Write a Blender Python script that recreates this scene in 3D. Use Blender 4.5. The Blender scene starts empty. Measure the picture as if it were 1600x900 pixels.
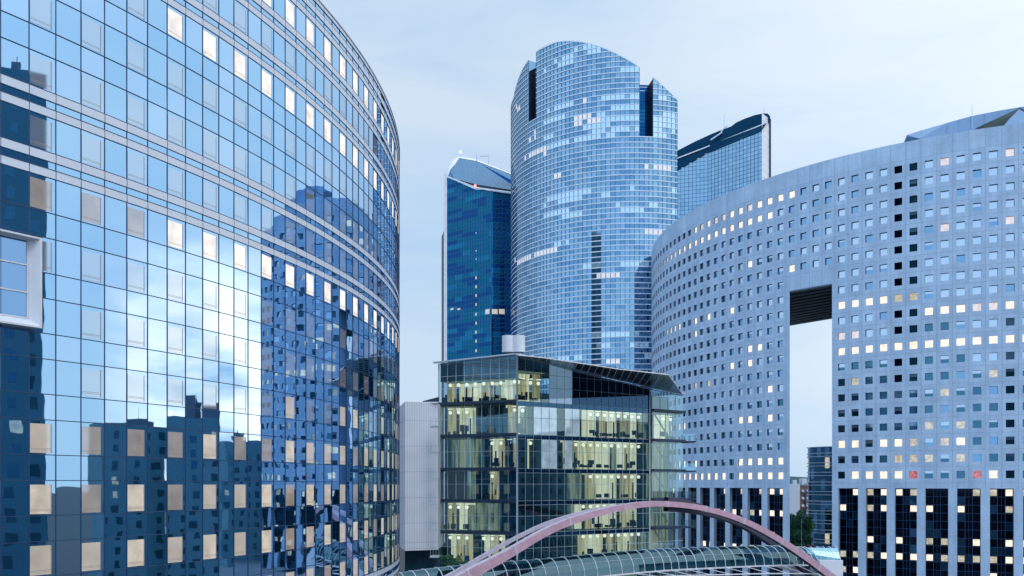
import bpy, math, random
from math import sin, cos, pi, radians, hypot, atan2, sqrt
from mathutils import Vector, noise

# ------------------------------------------------------------------ camera, sky, sun
sc = bpy.context.scene
COL = sc.collection
F = 1350.0          # focal length in pixels of the 1600 px wide photograph
HZ = 757.0          # horizon row
H = 24.0            # eye height above the street
cam = bpy.data.cameras.new("camera")
camo = bpy.data.objects.new("camera", cam)
COL.objects.link(camo)
camo.location = (0, 0, H)
camo.rotation_euler = (radians(90), 0, 0)
cam.sensor_width = 36.0
cam.lens = 36.0 * F / 1600.0
cam.shift_y = (HZ - 450.0) / 1600.0
cam.clip_end = 6000
cam.clip_start = 0.5
sc.camera = camo

SUN_AZ, SUN_EL = 160.0, 50.0
w = bpy.data.worlds.new("World")
sc.world = w
w.use_nodes = True
nt = w.node_tree
nt.nodes.clear()
def N(t, **k):
    n = nt.nodes.new(t)
    for a, b in k.items():
        setattr(n, a, b)
    return n
L = nt.links.new
sky = N('ShaderNodeTexSky', sky_type='NISHITA', sun_disc=False)
sky.sun_elevation = radians(SUN_EL)
sky.sun_rotation = radians(SUN_AZ)
tc = N('ShaderNodeTexCoord')
mp = N('ShaderNodeMapping'); mp.inputs['Scale'].default_value = (1.0, 1.0, 4.5)
L(tc.outputs['Generated'], mp.inputs['Vector'])
nz = N('ShaderNodeTexNoise'); nz.inputs['Scale'].default_value = 1.7; nz.inputs['Detail'].default_value = 7; nz.inputs['Roughness'].default_value = .55
nz.inputs['Distortion'].default_value = .5
L(mp.outputs[0], nz.inputs['Vector'])
cr = N('ShaderNodeValToRGB')
cr.color_ramp.elements[0].position = .36; cr.color_ramp.elements[0].color = (4.7, 6.85, 9.4, 1)
cr.color_ramp.elements[1].position = .64; cr.color_ramp.elements[1].color = (6.5, 7.95, 9.5, 1)
L(nz.outputs['Fac'], cr.inputs[0])
# paler high up, greyer blue low down
sep = N('ShaderNodeSeparateXYZ'); L(tc.outputs['Generated'], sep.inputs[0])
mr = N('ShaderNodeMapRange'); mr.inputs['From Min'].default_value = 0.02; mr.inputs['From Max'].default_value = .42
mr.inputs['To Min'].default_value = 0; mr.inputs['To Max'].default_value = 1
L(sep.outputs['Z'], mr.inputs['Value'])
grad = N('ShaderNodeMixRGB', blend_type='MIX'); grad.inputs[1].default_value = (.90, .94, .97, 1); grad.inputs[2].default_value = (1.05, 1.02, 1.0, 1)
L(mr.outputs[0], grad.inputs[0])
mul = N('ShaderNodeMixRGB', blend_type='MULTIPLY'); mul.inputs[0].default_value = 1
L(cr.outputs[0], mul.inputs[1]); L(grad.outputs[0], mul.inputs[2])
# bright break in the cloud towards the low sun
def dirnode(az, el):
    return (sin(radians(az)) * cos(radians(el)), cos(radians(az)) * cos(radians(el)), sin(radians(el)))
def glow(az, el, lo, hi, scale):
    d = N('ShaderNodeVectorMath', operation='DOT_PRODUCT'); d.inputs[1].default_value = dirnode(az, el)
    L(tc.outputs['Generated'], d.inputs[0])
    r = N('ShaderNodeMapRange', interpolation_type='SMOOTHSTEP'); r.inputs['From Min'].default_value = lo; r.inputs['From Max'].default_value = hi
    r.inputs['To Min'].default_value = 0; r.inputs['To Max'].default_value = scale
    L(d.outputs['Value'], r.inputs['Value'])
    return r
g1 = glow(67, 7, .935, .998, 1.0)
nz2 = N('ShaderNodeTexNoise'); nz2.inputs['Scale'].default_value = 4.2; nz2.inputs['Detail'].default_value = 8; nz2.inputs['Distortion'].default_value = .8
L(mp.outputs[0], nz2.inputs['Vector'])
mr2 = N('ShaderNodeMapRange'); mr2.inputs['From Min'].default_value = .32; mr2.inputs['From Max'].default_value = .66
L(nz2.outputs['Fac'], mr2.inputs['Value'])
gm = N('ShaderNodeMath', operation='MULTIPLY'); L(g1.outputs[0], gm.inputs[0]); L(mr2.outputs[0], gm.inputs[1])
low = N('ShaderNodeMapRange', interpolation_type='SMOOTHSTEP'); low.inputs['From Min'].default_value = .16; low.inputs['From Max'].default_value = .30
low.inputs['To Min'].default_value = 1; low.inputs['To Max'].default_value = .06
L(sep.outputs['Z'], low.inputs['Value'])
gm2 = N('ShaderNodeMath', operation='MULTIPLY'); L(gm.outputs[0], gm2.inputs[0]); L(low.outputs[0], gm2.inputs[1]); gm = gm2
add = N('ShaderNodeMixRGB', blend_type='ADD'); add.inputs[2].default_value = (30, 17, 8, 1)
L(gm.outputs[0], add.inputs[0]); L(mul.outputs[0], add.inputs[1])
# brighter half of the sky on the sun's side
g2 = glow(90, 22, .1, .93, 1.0)
add2 = N('ShaderNodeMixRGB', blend_type='ADD'); add2.inputs[2].default_value = (5.6, 4.6, 3.2, 1)
L(g2.outputs[0], add2.inputs[0]); L(add.outputs[0], add2.inputs[1])
# extra sky brightness added behind the viewer to lift the facades
g3 = glow(205, 35, -.15, .8, 1.0)
add3 = N('ShaderNodeMixRGB', blend_type='ADD'); add3.inputs[2].default_value = (4.6, 5.6, 7.0, 1)
L(g3.outputs[0], add3.inputs[0]); L(add2.outputs[0], add3.inputs[1])
mixs = N('ShaderNodeMixRGB'); mixs.inputs[0].default_value = .93
L(sky.outputs[0], mixs.inputs[1]); L(add3.outputs[0], mixs.inputs[2])
bg = N('ShaderNodeBackground'); bg.inputs[1].default_value = .1
L(mixs.outputs[0], bg.inputs[0])
wo = N('ShaderNodeOutputWorld'); L(bg.outputs[0], wo.inputs[0])

sd = bpy.data.lights.new("sun", 'SUN'); sd.energy = .6; sd.angle = radians(20); sd.color = (1, .93, .85)
so = bpy.data.objects.new("sun", sd); COL.objects.link(so)
so.rotation_euler = Vector(dirnode(SUN_AZ, SUN_EL)).to_track_quat('Z', 'Y').to_euler()
so.location = (80, -150, 250)

sc.render.engine = 'CYCLES'
sc.view_settings.view_transform = 'Standard'
sc.view_settings.look = 'None'
sc.view_settings.exposure = 0.0
sc.view_settings.gamma = 1.0
sc.view_settings.use_curve_mapping = False
sc.cycles.max_bounces = 8
sc.cycles.glossy_bounces = 5
sc.cycles.transparent_max_bounces = 12
sc.cycles.sample_clamp_indirect = 4

rng = random.Random(7)

# ------------------------------------------------------------------ helpers
def W(px, py, D):
    """photo pixel at depth D -> world point"""
    return Vector(((px - 800.0) / F * D, D, H + (HZ - py) / F * D))
def XY(px, D):
    return ((px - 800.0) / F * D, D)

class MB:
    def __init__(s): s.v = []; s.f = []; s.m = []; s.sm = []
    def quad(s, a, b, c, d, m=0):
        i = len(s.v); s.v += [tuple(a), tuple(b), tuple(c), tuple(d)]; s.f.append((i, i+1, i+2, i+3)); s.m.append(m)
    def poly(s, pts, m=0):
        i = len(s.v); s.v += [tuple(p) for p in pts]; s.f.append(tuple(range(i, i+len(pts)))); s.m.append(m)
    def hexa(s, p, m=0):
        """p: 8 points, bottom 0-3 ccw, top 4-7"""
        i = len(s.v); s.v += [tuple(q) for q in p]
        for f in ((3,2,1,0),(4,5,6,7),(0,1,5,4),(1,2,6,5),(2,3,7,6),(3,0,4,7)):
            s.f.append(tuple(i+k for k in f)); s.m.append(m)
    def box(s, x0, x1, y0, y1, z0, z1, m=0):
        s.hexa([(x0,y0,z0),(x1,y0,z0),(x1,y1,z0),(x0,y1,z0),(x0,y0,z1),(x1,y0,z1),(x1,y1,z1),(x0,y1,z1)], m)
    def bar(s, a, b, wd, ht=None, m=0, up=Vector((0,0,1))):
        """rectangular bar from a to b"""
        a = Vector(a); b = Vector(b); ht = ht or wd
        d = (b-a).normalized()
        if abs(d.dot(up)) > .99: up = Vector((0,1,0))
        sd_ = d.cross(up).normalized()*wd/2; u = sd_.cross(d).normalized()*ht/2
        s.hexa([a-sd_-u, a+sd_-u, b+sd_-u, b-sd_-u, a-sd_+u, a+sd_+u, b+sd_+u, b-sd_+u], m)
    def tube(s, pts, r, n=8, m=0):
        rings = []
        for i, p in enumerate(pts):
            p = Vector(p); q = Vector(pts[min(i+1, len(pts)-1)]); o = Vector(pts[max(i-1, 0)])
            d = (q-o).normalized(); up = Vector((0,0,1)) if abs(d.z) < .95 else Vector((0,1,0))
            a = d.cross(up).normalized(); b = a.cross(d)
            rr = r[i] if isinstance(r, (list, tuple)) else r
            k = len(s.v); s.v += [tuple(p + a*rr*cos(2*pi*j/n) + b*rr*sin(2*pi*j/n)) for j in range(n)]
            rings.append(k)
        for a, b in zip(rings, rings[1:]):
            for j in range(n):
                s.f.append((a+j, a+(j+1) % n, b+(j+1) % n, b+j)); s.m.append(m)
        s.f.append(tuple(rings[0]+j for j in range(n))[::-1]); s.m.append(m)
        s.f.append(tuple(rings[-1]+j for j in range(n))); s.m.append(m)
    def prism(s, pts, z0, z1, m=0, mt=None):
        n = len(pts)
        for i in range(n):
            a = pts[i]; b = pts[(i+1) % n]
            s.quad((a[0],a[1],z0),(b[0],b[1],z0),(b[0],b[1],z1),(a[0],a[1],z1), m)
        mt = m if mt is None else mt
        s.poly([(p[0],p[1],z1) for p in pts], mt)
        s.poly([(p[0],p[1],z0) for p in pts][::-1], mt)
    def build(s, name, mats, parent=None, smooth=False, weld=False):
        me = bpy.data.meshes.new(name)
        off = parent.location if parent else Vector((0,0,0))
        if parent and parent.parent: off = off + parent.parent.location
        me.from_pydata([(x-off[0], y-off[1], z-off[2]) for x, y, z in s.v], [], s.f)
        if not isinstance(mats, (list, tuple)): mats = [mats]
        for mm in mats: me.materials.append(mm)
        if len(mats) > 1: me.polygons.foreach_set('material_index', s.m)
        if smooth: me.polygons.foreach_set('use_smooth', [True]*len(s.f))
        me.update()
        o = bpy.data.objects.new(name, me); COL.objects.link(o)
        if parent: o.parent = parent
        return o

def ball(mb, c, r, m=0):
    n1, n2 = 6, 8
    P_ = [[Vector(c)+Vector((r*sin(pi*i/n1)*cos(2*pi*j/n2), r*sin(pi*i/n1)*sin(2*pi*j/n2), r*cos(pi*i/n1))) for j in range(n2)] for i in range(n1+1)]
    for i in range(n1):
        for j in range(n2): mb.quad(P_[i][j], P_[i][(j+1)%n2], P_[i+1][(j+1)%n2], P_[i+1][j], m)
def split_build(mb, name, mats, parent, key):
    groups = {}
    for f, m_ in zip(mb.f, mb.m):
        c = [sum(mb.v[i][k] for i in f)/len(f) for k in range(3)]
        groups.setdefault(key(c), []).append((f, m_))
    for g_ in groups.values():
        n_ = MB()
        for f, m_ in g_:
            n_.poly([mb.v[i] for i in f], m_)
        n_.build(name, mats, parent)

def thing(name, label, cat, loc, group=None):
    o = bpy.data.objects.new(name, None); COL.objects.link(o)
    o.location = loc; o['label'] = label; o['category'] = cat
    if group: o['group'] = group
    o.empty_display_size = 1
    return o
def tag(o, label, cat, group=None):
    o['label'] = label; o['category'] = cat
    if group: o['group'] = group
    return o

# ------------------------------------------------------------------ materials
def mat(name): 
    m = bpy.data.materials.new(name); m.use_nodes = True
    return m, m.node_tree, m.node_tree.nodes['Principled BSDF']
def tex_noise(t, scale, detail=4, coord='Object', vscale=None, dist=0):
    c = t.nodes.new('ShaderNodeTexCoord'); n = t.nodes.new('ShaderNodeTexNoise')
    n.inputs['Scale'].default_value = scale; n.inputs['Detail'].default_value = detail; n.inputs['Distortion'].default_value = dist
    if vscale:
        mpn = t.nodes.new('ShaderNodeMapping'); mpn.inputs['Scale'].default_value = vscale
        t.links.new(c.outputs[coord], mpn.inputs[0]); t.links.new(mpn.outputs[0], n.inputs['Vector'])
    else: t.links.new(c.outputs[coord], n.inputs['Vector'])
    return n
def solid(name, col, rough=.6, metal=0, var=.0, scale=1.0, vscale=None, bump=0, spec=.5):
    m, t, b = mat(name)
    b.inputs['Roughness'].default_value = rough; b.inputs['Metallic'].default_value = metal
    b.inputs['Specular IOR Level'].default_value = spec
    if var:
        n = tex_noise(t, scale, 6, vscale=vscale)
        r = t.nodes.new('ShaderNodeValToRGB')
        r.color_ramp.elements[0].position = .28; r.color_ramp.elements[1].position = .72
        r.color_ramp.elements[0].color = (*[c*(1-var) for c in col], 1); r.color_ramp.elements[1].color = (*[min(1, c*(1+var)) for c in col], 1)
        t.links.new(n.outputs['Fac'], r.inputs[0]); t.links.new(r.outputs[0], b.inputs['Base Color'])
        if bump:
            bp = t.nodes.new('ShaderNodeBump'); bp.inputs['Strength'].default_value = bump; bp.inputs['Distance'].default_value = .05
            n2 = tex_noise(t, scale*8, 4); t.links.new(n2.outputs['Fac'], bp.inputs['Height']); t.links.new(bp.outputs[0], b.inputs['Normal'])
    else:
        b.inputs['Base Color'].default_value = (*col, 1)
    return m
def matte(name, col):
    m, t, b = mat(name); t.nodes.remove(b)
    d = t.nodes.new('ShaderNodeBsdfDiffuse'); d.inputs[0].default_value = (*col, 1)
    t.links.new(d.outputs[0], t.nodes['Material Output'].inputs[0]); return m
def mirror(name, col, rough=.02, wave=0.0, wscale=.35, body=(.004, .02, .05), mix=.9):
    """coated facade glass: tinted metal-like reflection over a dark body"""
    m, t, b = mat(name)
    b.inputs['Base Color'].default_value = (*col, 1); b.inputs['Metallic'].default_value = 1
    b.inputs['Roughness'].default_value = rough
    d = t.nodes.new('ShaderNodeBsdfDiffuse'); d.inputs[0].default_value = (*body, 1)
    mx = t.nodes.new('ShaderNodeMixShader'); mx.inputs[0].default_value = mix
    o = t.nodes['Material Output']
    t.links.new(d.outputs[0], mx.inputs[1]); t.links.new(b.outputs[0], mx.inputs[2]); t.links.new(mx.outputs[0], o.inputs[0])
    if wave:
        n = tex_noise(t, wscale, 1, dist=.3)
        bp = t.nodes.new('ShaderNodeBump'); bp.inputs['Strength'].default_value = 1; bp.inputs['Distance'].default_value = wave
        t.links.new(n.outputs['Fac'], bp.inputs['Height']); t.links.new(bp.outputs[0], b.inputs['Normal'])
    return m
def lit(name, col, strength, refl=.25, tint=(.5,.7,.9), var=.25, scale=.8, vscale=None):
    """a lit window: warm room light behind reflecting glass"""
    m, t, b = mat(name)
    t.nodes.remove(b)
    e = t.nodes.new('ShaderNodeEmission'); g = t.nodes.new('ShaderNodeBsdfGlossy'); mx = t.nodes.new('ShaderNodeMixShader')
    g.inputs['Color'].default_value = (*tint, 1); g.inputs['Roughness'].default_value = .03; mx.inputs[0].default_value = refl
    e.inputs['Strength'].default_value = strength
    n = tex_noise(t, scale, 3, vscale=vscale)
    r = t.nodes.new('ShaderNodeValToRGB'); r.color_ramp.elements[0].position = .3; r.color_ramp.elements[1].position = .65
    r.color_ramp.elements[0].color = (*[c*(1-var) for c in col], 1); r.color_ramp.elements[1].color = (*col, 1)
    t.links.new(n.outputs['Fac'], r.inputs[0]); t.links.new(r.outputs[0], e.inputs['Color'])
    t.links.new(e.outputs[0], mx.inputs[1]); t.links.new(g.outputs[0], mx.inputs[2]); t.links.new(mx.outputs[0], t.nodes['Material Output'].inputs[0])
    return m
def glassy(name, tint, refl_tint, base=.12, top=.9):
    """see-through glazing with a fresnel reflection"""
    m, t, b = mat(name); t.nodes.remove(b)
    tr = t.nodes.new('ShaderNodeBsdfTransparent'); tr.inputs[0].default_value = (*tint, 1)
    g = t.nodes.new('ShaderNodeBsdfGlossy'); g.inputs['Color'].default_value = (*refl_tint, 1); g.inputs['Roughness'].default_value = .015
    lw = t.nodes.new('ShaderNodeFresnel'); lw.inputs[0].default_value = 1.6
    mr_ = t.nodes.new('ShaderNodeMapRange'); mr_.inputs['From Min'].default_value = .04; mr_.inputs['From Max'].default_value = 1
    mr_.inputs['To Min'].default_value = base; mr_.inputs['To Max'].default_value = top
    t.links.new(lw.outputs[0], mr_.inputs['Value'])
    mx = t.nodes.new('ShaderNodeMixShader'); t.links.new(mr_.outputs[0], mx.inputs[0])
    t.links.new(tr.outputs[0], mx.inputs[1]); t.links.new(g.outputs[0], mx.inputs[2]); t.links.new(mx.outputs[0], t.nodes['Material Output'].inputs[0])
    return m
def glowmat(name, col, s):
    m, t, b = mat(name); t.nodes.remove(b)
    e = t.nodes.new('ShaderNodeEmission'); e.inputs[0].default_value = (*col, 1); e.inputs[1].default_value = s
    t.links.new(e.outputs[0], t.nodes['Material Output'].inputs[0]); return m

M = {}
M['navy'] = solid('navy_mullion', (.01, .05, .14), .4)
M['band'] = solid('white_spandrel', (.68, .76, .90), .35, var=.04, scale=.3)
M['mirrorA'] = mirror('mirror_glass', (.35, .60, .88), .012, .0035, .5, mix=.85, body=(.003,.07,.13))
M['mirrorB'] = mirror('mirror_glass_deeper', (.32, .575, .86), .012, .004, .45, mix=.85, body=(.003,.07,.13))
M['mirrorC'] = mirror('mirror_glass_pale', (.39, .62, .90), .015, .0035, .55, mix=.86, body=(.003,.07,.13))
M['winfaint'] = lit('blind_window', (.32, .32, .34), 1.0, .70, (.42,.64,.88), .15, .5)
M['wincream2'] = lit('dim_cream_window', (.46, .40, .35), 1.0, .35, (.4,.6,.85), .3, .7)
M['wincream3'] = lit('warm_cream_window', (.78, .70, .60), 1.0, .16, (.4,.6,.85), .35, .9)
M['wincream'] = lit('cream_window', (.64, .575, .50), 1.0, .24, (.4,.6,.85), .22, .6)
M['winbright'] = lit('bright_window', (1.3, 1.2, 1.12), 1.0, .1, (.5,.68,.9), .35, .9)
M['blindbar'] = solid('blind_bar', (.35, .30, .28), .5)
def concrete(name, col):
    m, t, b = mat(name); b.inputs['Roughness'].default_value = .88; b.inputs['Specular IOR Level'].default_value = .3
    a = tex_noise(t, .22, 5); c = tex_noise(t, 1.1, 4, vscale=(1, 1, .05)); d = tex_noise(t, 2.2, 6)
    def mm(n, lo, hi):
        r = t.nodes.new('ShaderNodeMapRange'); r.inputs['From Min'].default_value = .3; r.inputs['From Max'].default_value = .7
        r.inputs['To Min'].default_value = lo; r.inputs['To Max'].default_value = hi; t.links.new(n.outputs['Fac'], r.inputs['Value']); return r
    p, q, r_ = mm(a, .88, 1.08), mm(c, .90, 1.05), mm(d, .92, 1.06)
    x = t.nodes.new('ShaderNodeMath'); x.operation = 'MULTIPLY'; y = t.nodes.new('ShaderNodeMath'); y.operation = 'MULTIPLY'
    t.links.new(p.outputs[0], x.inputs[0]); t.links.new(q.outputs[0], x.inputs[1]); t.links.new(x.outputs[0], y.inputs[0]); t.links.new(r_.outputs[0], y.inputs[1])
    v = t.nodes.new('ShaderNodeVectorMath'); v.operation = 'SCALE'; v.inputs[0].default_value = col; t.links.new(y.outputs[0], v.inputs['Scale'])
    t.links.new(v.outputs[0], b.inputs['Base Color']); return m
M['concrete'] = concrete('pale_blue_concrete', (.41, .57, .78))
M['concreteB'] = concrete('pale_blue_concrete_b', (.38, .54, .75))
M['concreteC'] = concrete('pale_blue_concrete_c', (.435, .595, .80))
M['joint'] = solid('concrete_joint', (.28, .39, .54), .9)
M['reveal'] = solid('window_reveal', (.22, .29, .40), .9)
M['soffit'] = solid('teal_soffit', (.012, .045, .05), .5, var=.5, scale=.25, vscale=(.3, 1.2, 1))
M['paneSky'] = mirror('pane_pale', (.44, .57, .70), .05, .0, mix=.82, body=(.22,.3,.42))
M['paneMid'] = mirror('pane_mid', (.19, .36, .54), .04, mix=.8, body=(.03,.12,.22))
M['paneDark'] = mirror('pane_dark', (.06, .17, .25), .04, mix=.8, body=(.005,.03,.05))
M['paneBlack'] = mirror('pane_black', (.012, .018, .04), .04, mix=.8, body=(.002,.004,.01))
M['paneLit'] = lit('pane_lit', (1.45, 1.28, 1.05), 1.0, .08, var=.35, scale=1.3)
M['paneWarm'] = lit('pane_warm', (.80, .72, .56), 1.0, .15, var=.5, scale=1.3)
M['panePink'] = lit('pane_pink', (.78, .22, .22), 1.0, .1, var=.7, scale=2)
M['panePeach'] = lit('pane_peach', (1.0, .82, .78), 1.0, .2, var=.3, scale=1.3)
M['steel'] = solid('grey_steel', (.42, .52, .64), .35, .3)
M['white'] = solid('white_metal', (.72, .76, .84), .4, var=.05, scale=.5)
M['towerA'] = mirror('tower_glass', (.19, .345, .50), .04, mix=.86, body=(.03,.10,.2))
M['towerB'] = mirror('tower_glass_pale', (.22, .385, .545), .04, mix=.86, body=(.06,.16,.28))
M['towerC'] = mirror('tower_glass_deep', (.13, .28, .45), .04, mix=.85, body=(.02,.08,.16))
M['towerD'] = lit('tower_blind', (.27, .42, .57), 1.0, .6, (.5,.75,.95), .2, .5)
M['tlineH'] = solid('pale_transom', (.62, .76, .92), .4)
M['tlineV'] = solid('dark_mullion', (.03, .10, .22), .4)
M['towerLit'] = lit('tower_lit', (.84, .84, .90), 1.0, .2, var=.2, scale=.5)
M['slot'] = solid('slot_black', (.004, .012, .035), .5)
M['dtA'] = mirror('deep_blue_glass', (.006, .115, .225), .05, mix=.8, body=(.003,.04,.1))
M['dtB'] = mirror('deep_blue_glass_navy', (.006, .07, .22), .05, mix=.8, body=(.002,.02,.06))
M['dtC'] = mirror('deep_blue_glass_bright', (.010, .155, .30), .05, mix=.8, body=(.004,.08,.18))
M['dtD'] = mirror('deep_blue_glass_teal', (.012, .11, .25), .05, mix=.8, body=(.003,.04,.07))
M['louver'] = matte('blue_louvre', (.003, .13, .29))
M['asphalt'] = solid('asphalt', (.05, .055, .06), .85, var=.2, scale=.3)
M['paving'] = solid('paving', (.20, .22, .26), .8, var=.12, scale=.4)
M['mglass'] = glassy('office_glass', (.64, .84, .88), (.55, .82, .94), .22, .9)
M['mspan'] = mirror('spandrel_glass', (.05, .14, .26), .05, mix=.7, body=(.004,.02,.05))
M['mullW'] = solid('pale_mullion', (.52, .64, .72), .4)
M['ledge'] = solid('dark_ledge', (.02, .05, .10), .5)
M['slabwall'] = solid('slab_wall', (.05, .17, .24), .6, var=.15, scale=.1)
M['slab'] = solid('floor_slab', (.20, .26, .30), .7)
M['roomdark'] = solid('dim_room', (.012, .07, .11), .8, var=.6, scale=.5, vscale=(1,1,.5))
M['desk'] = solid('desk_dark', (.01, .02, .03), .6)
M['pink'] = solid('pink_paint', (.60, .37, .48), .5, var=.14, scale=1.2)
M['pink_lit'] = solid('pink_paint_lit', (.62, .56, .68), .5, var=.12, scale=1.2)  # lit tone of the arch pink, light put into the colour
M['pink_shaded'] = solid('pink_paint_shaded', (.05, .05, .09), .5)  # shaded tone of the arch pink, shade put into the colour
M['leaf'] = solid('foliage', (.03, .13, .07), .8, var=.5, scale=.8)
M['leaf2'] = solid('foliage_light', (.07, .25, .11), .8, var=.4, scale=.8)
M['bark'] = solid('bark', (.05, .04, .035), .9)
M['stone'] = solid('stone', (.13, .27, .33), .85, var=.12, scale=.2)
M['stonelt'] = solid('white_render', (.55, .62, .72), .8, var=.05, scale=.2)
M['brick'] = solid('brown_brick', (.17, .10, .09), .85, var=.15, scale=.5)
M['roofgrey'] = solid('zinc_roof', (.12, .15, .20), .5)
M['cwhite'] = solid('pale_concrete_panels', (.80, .84, .93), .8, var=.05, scale=.25, bump=.05)
M['cjoint'] = solid('panel_joint', (.55, .60, .70), .9)
M['winlow'] = mirror('house_window', (.08, .2, .28), .1, mix=.6, body=(.03,.08,.11))
M['roomlamp'] = glowmat('lamp_glow', (1.0, .90, .66), 1.5)
M['redlamp'] = glowmat('red_beacon', (1.0, .18, .12), 5)
M['whitelamp'] = glowmat('white_beacon', (1.0, .95, .95), 3)

# a lit office seen through glass: glowing back wall, room light put into its colour
def roomlit(name, c0, c1, s):
    m, t, b = mat(name); t.nodes.remove(b)
    e = t.nodes.new('ShaderNodeEmission'); e.inputs[1].default_value = s
    n = tex_noise(t, 1.0, 5, vscale=(2.2, 2.2, .12)); r = t.nodes.new('ShaderNodeValToRGB')
    r.color_ramp.elements[0].position = .40; r.color_ramp.elements[0].color = (*c0, 1)
    r.color_ramp.elements[1].position = .58; r.color_ramp.elements[1].color = (*c1, 1)
    t.links.new(n.outputs['Fac'], r.inputs[0]); t.links.new(r.outputs[0], e.inputs[0])
    t.links.new(e.outputs[0], t.nodes['Material Output'].inputs[0]); return m
M['roomA'] = roomlit('cream_office_wall', (.74, .62, .38), (.94, .86, .62), 1.0)
M['roomB'] = roomlit('tan_office_wall', (.30, .24, .12), (.62, .50, .28), 1.0)
M['roomC'] = roomlit('open_office', (.10, .13, .10), (.34, .34, .22), 1.0)
M['room1'] = roomlit('lit_office', (.34, .30, .15), (.95, .82, .50), 1.0)
M['room2'] = roomlit('dim_office', (.02, .07, .08), (.28, .28, .17), 1.0)

# ------------------------------------------------------------------ ground
g = MB(); g.box(-3000, 3000, -3000, 5000, -1, 0); g.build('ground', M['asphalt'])['kind'] = 'structure'
p = MB(); p.box(60, 400, 120, 330, .004, .13); p.build('pavement', M['paving'])['kind'] = 'structure'

# ------------------------------------------------------------------ curved mirror-glass office building, left
FL = 3.5
lcx, lcy, lR = -28.5862*FL, 27.5438*FL, 24.7844*FL
ldt, lt0 = 0.0177946, -0.3644555
def LP(i, z, out=0.0):
    t = lt0 + i*ldt
    return Vector((lcx + (lR+out)*cos(t), lcy + (lR+out)*sin(t), z))
def zk(k): return H + (k-2+.4876)*FL
SH = .4217*FL      # height of the spandrel strip under each window row
I0, I1 = -22, 42
K0, K1 = -6, 13
BANDS = {-1, 7, 8, 11, 12, -5}
lb = thing('office_building', 'huge curved mirror glass office building with white double bands filling the left', 'office building', (-60, 60, 0))
gl = MB(); mu = MB(); bd = MB(); hz = MB()
r2 = random.Random(3)
def panel(mb, i, za, zb, m, out=0.0, jit=.0022):
    a = LP(i, za, out); b = LP(i+1, za, out); c = LP(i+1, zb, out); d = LP(i, zb, out)
    nrm = Vector((cos(lt0+(i+.5)*ldt), sin(lt0+(i+.5)*ldt), 0))
    # each pane sits a hair out of true, so reflections break from pane to pane
    tx, tz = r2.gauss(0, jit*.5), r2.gauss(0, jit)
    a = a + nrm*(-tx-tz); b = b + nrm*(tx-tz); c = c + nrm*(tx+tz); d = d + nrm*(-tx+tz)
    mb.quad(a, b, c, d, m)
for i in range(I0, I1):
    for k in range(K0, K1):
        z = zk(k); zs = z - SH
        # window row above line k
        panel(gl, i, max(z, .2), z+FL-SH, r2.choice([0, 0, 0, 1, 2]))
        if k in BANDS:
            h3 = SH/3
            # bands: white / glass / white under the line
            for (u, v, wh) in ((0, .36, 1), (.36, .66, 0), (.66, 1, 1)):
                if wh: bd.quad(LP(i, z-SH*v, .03), LP(i+1, z-SH*v, .03), LP(i+1, z-SH*u, .03), LP(i, z-SH*u, .03))
                else: panel(gl, i, z-SH*v, z-SH*u, 1, 0, .0008)
        elif z-SH > 0:
            panel(gl, i, z-SH, z, r2.choice([0, 0, 1, 1, 2]))
    # top: last band group under the roof line, then the parapet
    z = zk(K1)
    for (u, v, wh) in ((0, .36, 1), (.36, .66, 0), (.66, 1, 1)):
        if wh: bd.quad(LP(i, z-SH*v, .03), LP(i+1, z-SH*v, .03), LP(i+1, z-SH*u, .03), LP(i, z-SH*u, .03))
        else: panel(gl, i, z-SH*v, z-SH*u, 1, 0, .0008)
    panel(gl, i, z, z+.45, 1, 0, .0005)
    bd.quad(LP(i, z+.45, .03), LP(i+1, z+.45, .03), LP(i+1, z+.95, .03), LP(i, z+.95, .03))
def hline(mb, z, hh=.024, out=.035, i0=I0, i1=I1):
    for i in range(i0, i1):
        a, b = LP(i, z-hh, out), LP(i+1, z-hh, out); c, d = LP(i+1, z+hh, out), LP(i, z+hh, out)
        mb.quad(a, b, c, d)
        ia, ib = LP(i, z-hh, -.02), LP(i+1, z-hh, -.02); ic, id_ = LP(i+1, z+hh, -.02), LP(i, z+hh, -.02)
        mb.quad(ia, ib, b, a); mb.quad(d, c, ic, id_)
for k in range(K0, K1+1):
    z = zk(k)
    if z > 0: hline(hz, z)
    if z-SH > 0: hline(hz, z-SH)
    if k in BANDS or k == K1:
        hline(hz, z-SH*.36, .02, .045); hline(hz, z-SH*.66, .02, .045)
hline(hz, zk(K1)+.45, .03, .05)
for i in range(I0, I1+1):
    t = lt0 + i*ldt; tn = Vector((-sin(t), cos(t), 0)); nn = Vector((cos(t), sin(t), 0))
    c0 = LP(i, .2); hw = .019
    z1 = zk(K1)+.95
    pts = [c0 - tn*hw - nn*.02, c0 + tn*hw - nn*.02, c0 + tn*hw + nn*.038, c0 - tn*hw + nn*.038]
    mu.hexa([tuple(q) for q in pts] + [(q.x, q.y, z1) for q in pts])
gl.build('glass_facade', [M['mirrorA'], M['mirrorB'], M['mirrorC']], lb)
bd.build('white_band', M['band'], lb)
hz.build('transom', M['navy'], lb)
mu.build('mullion', M['navy'], lb)
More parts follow.
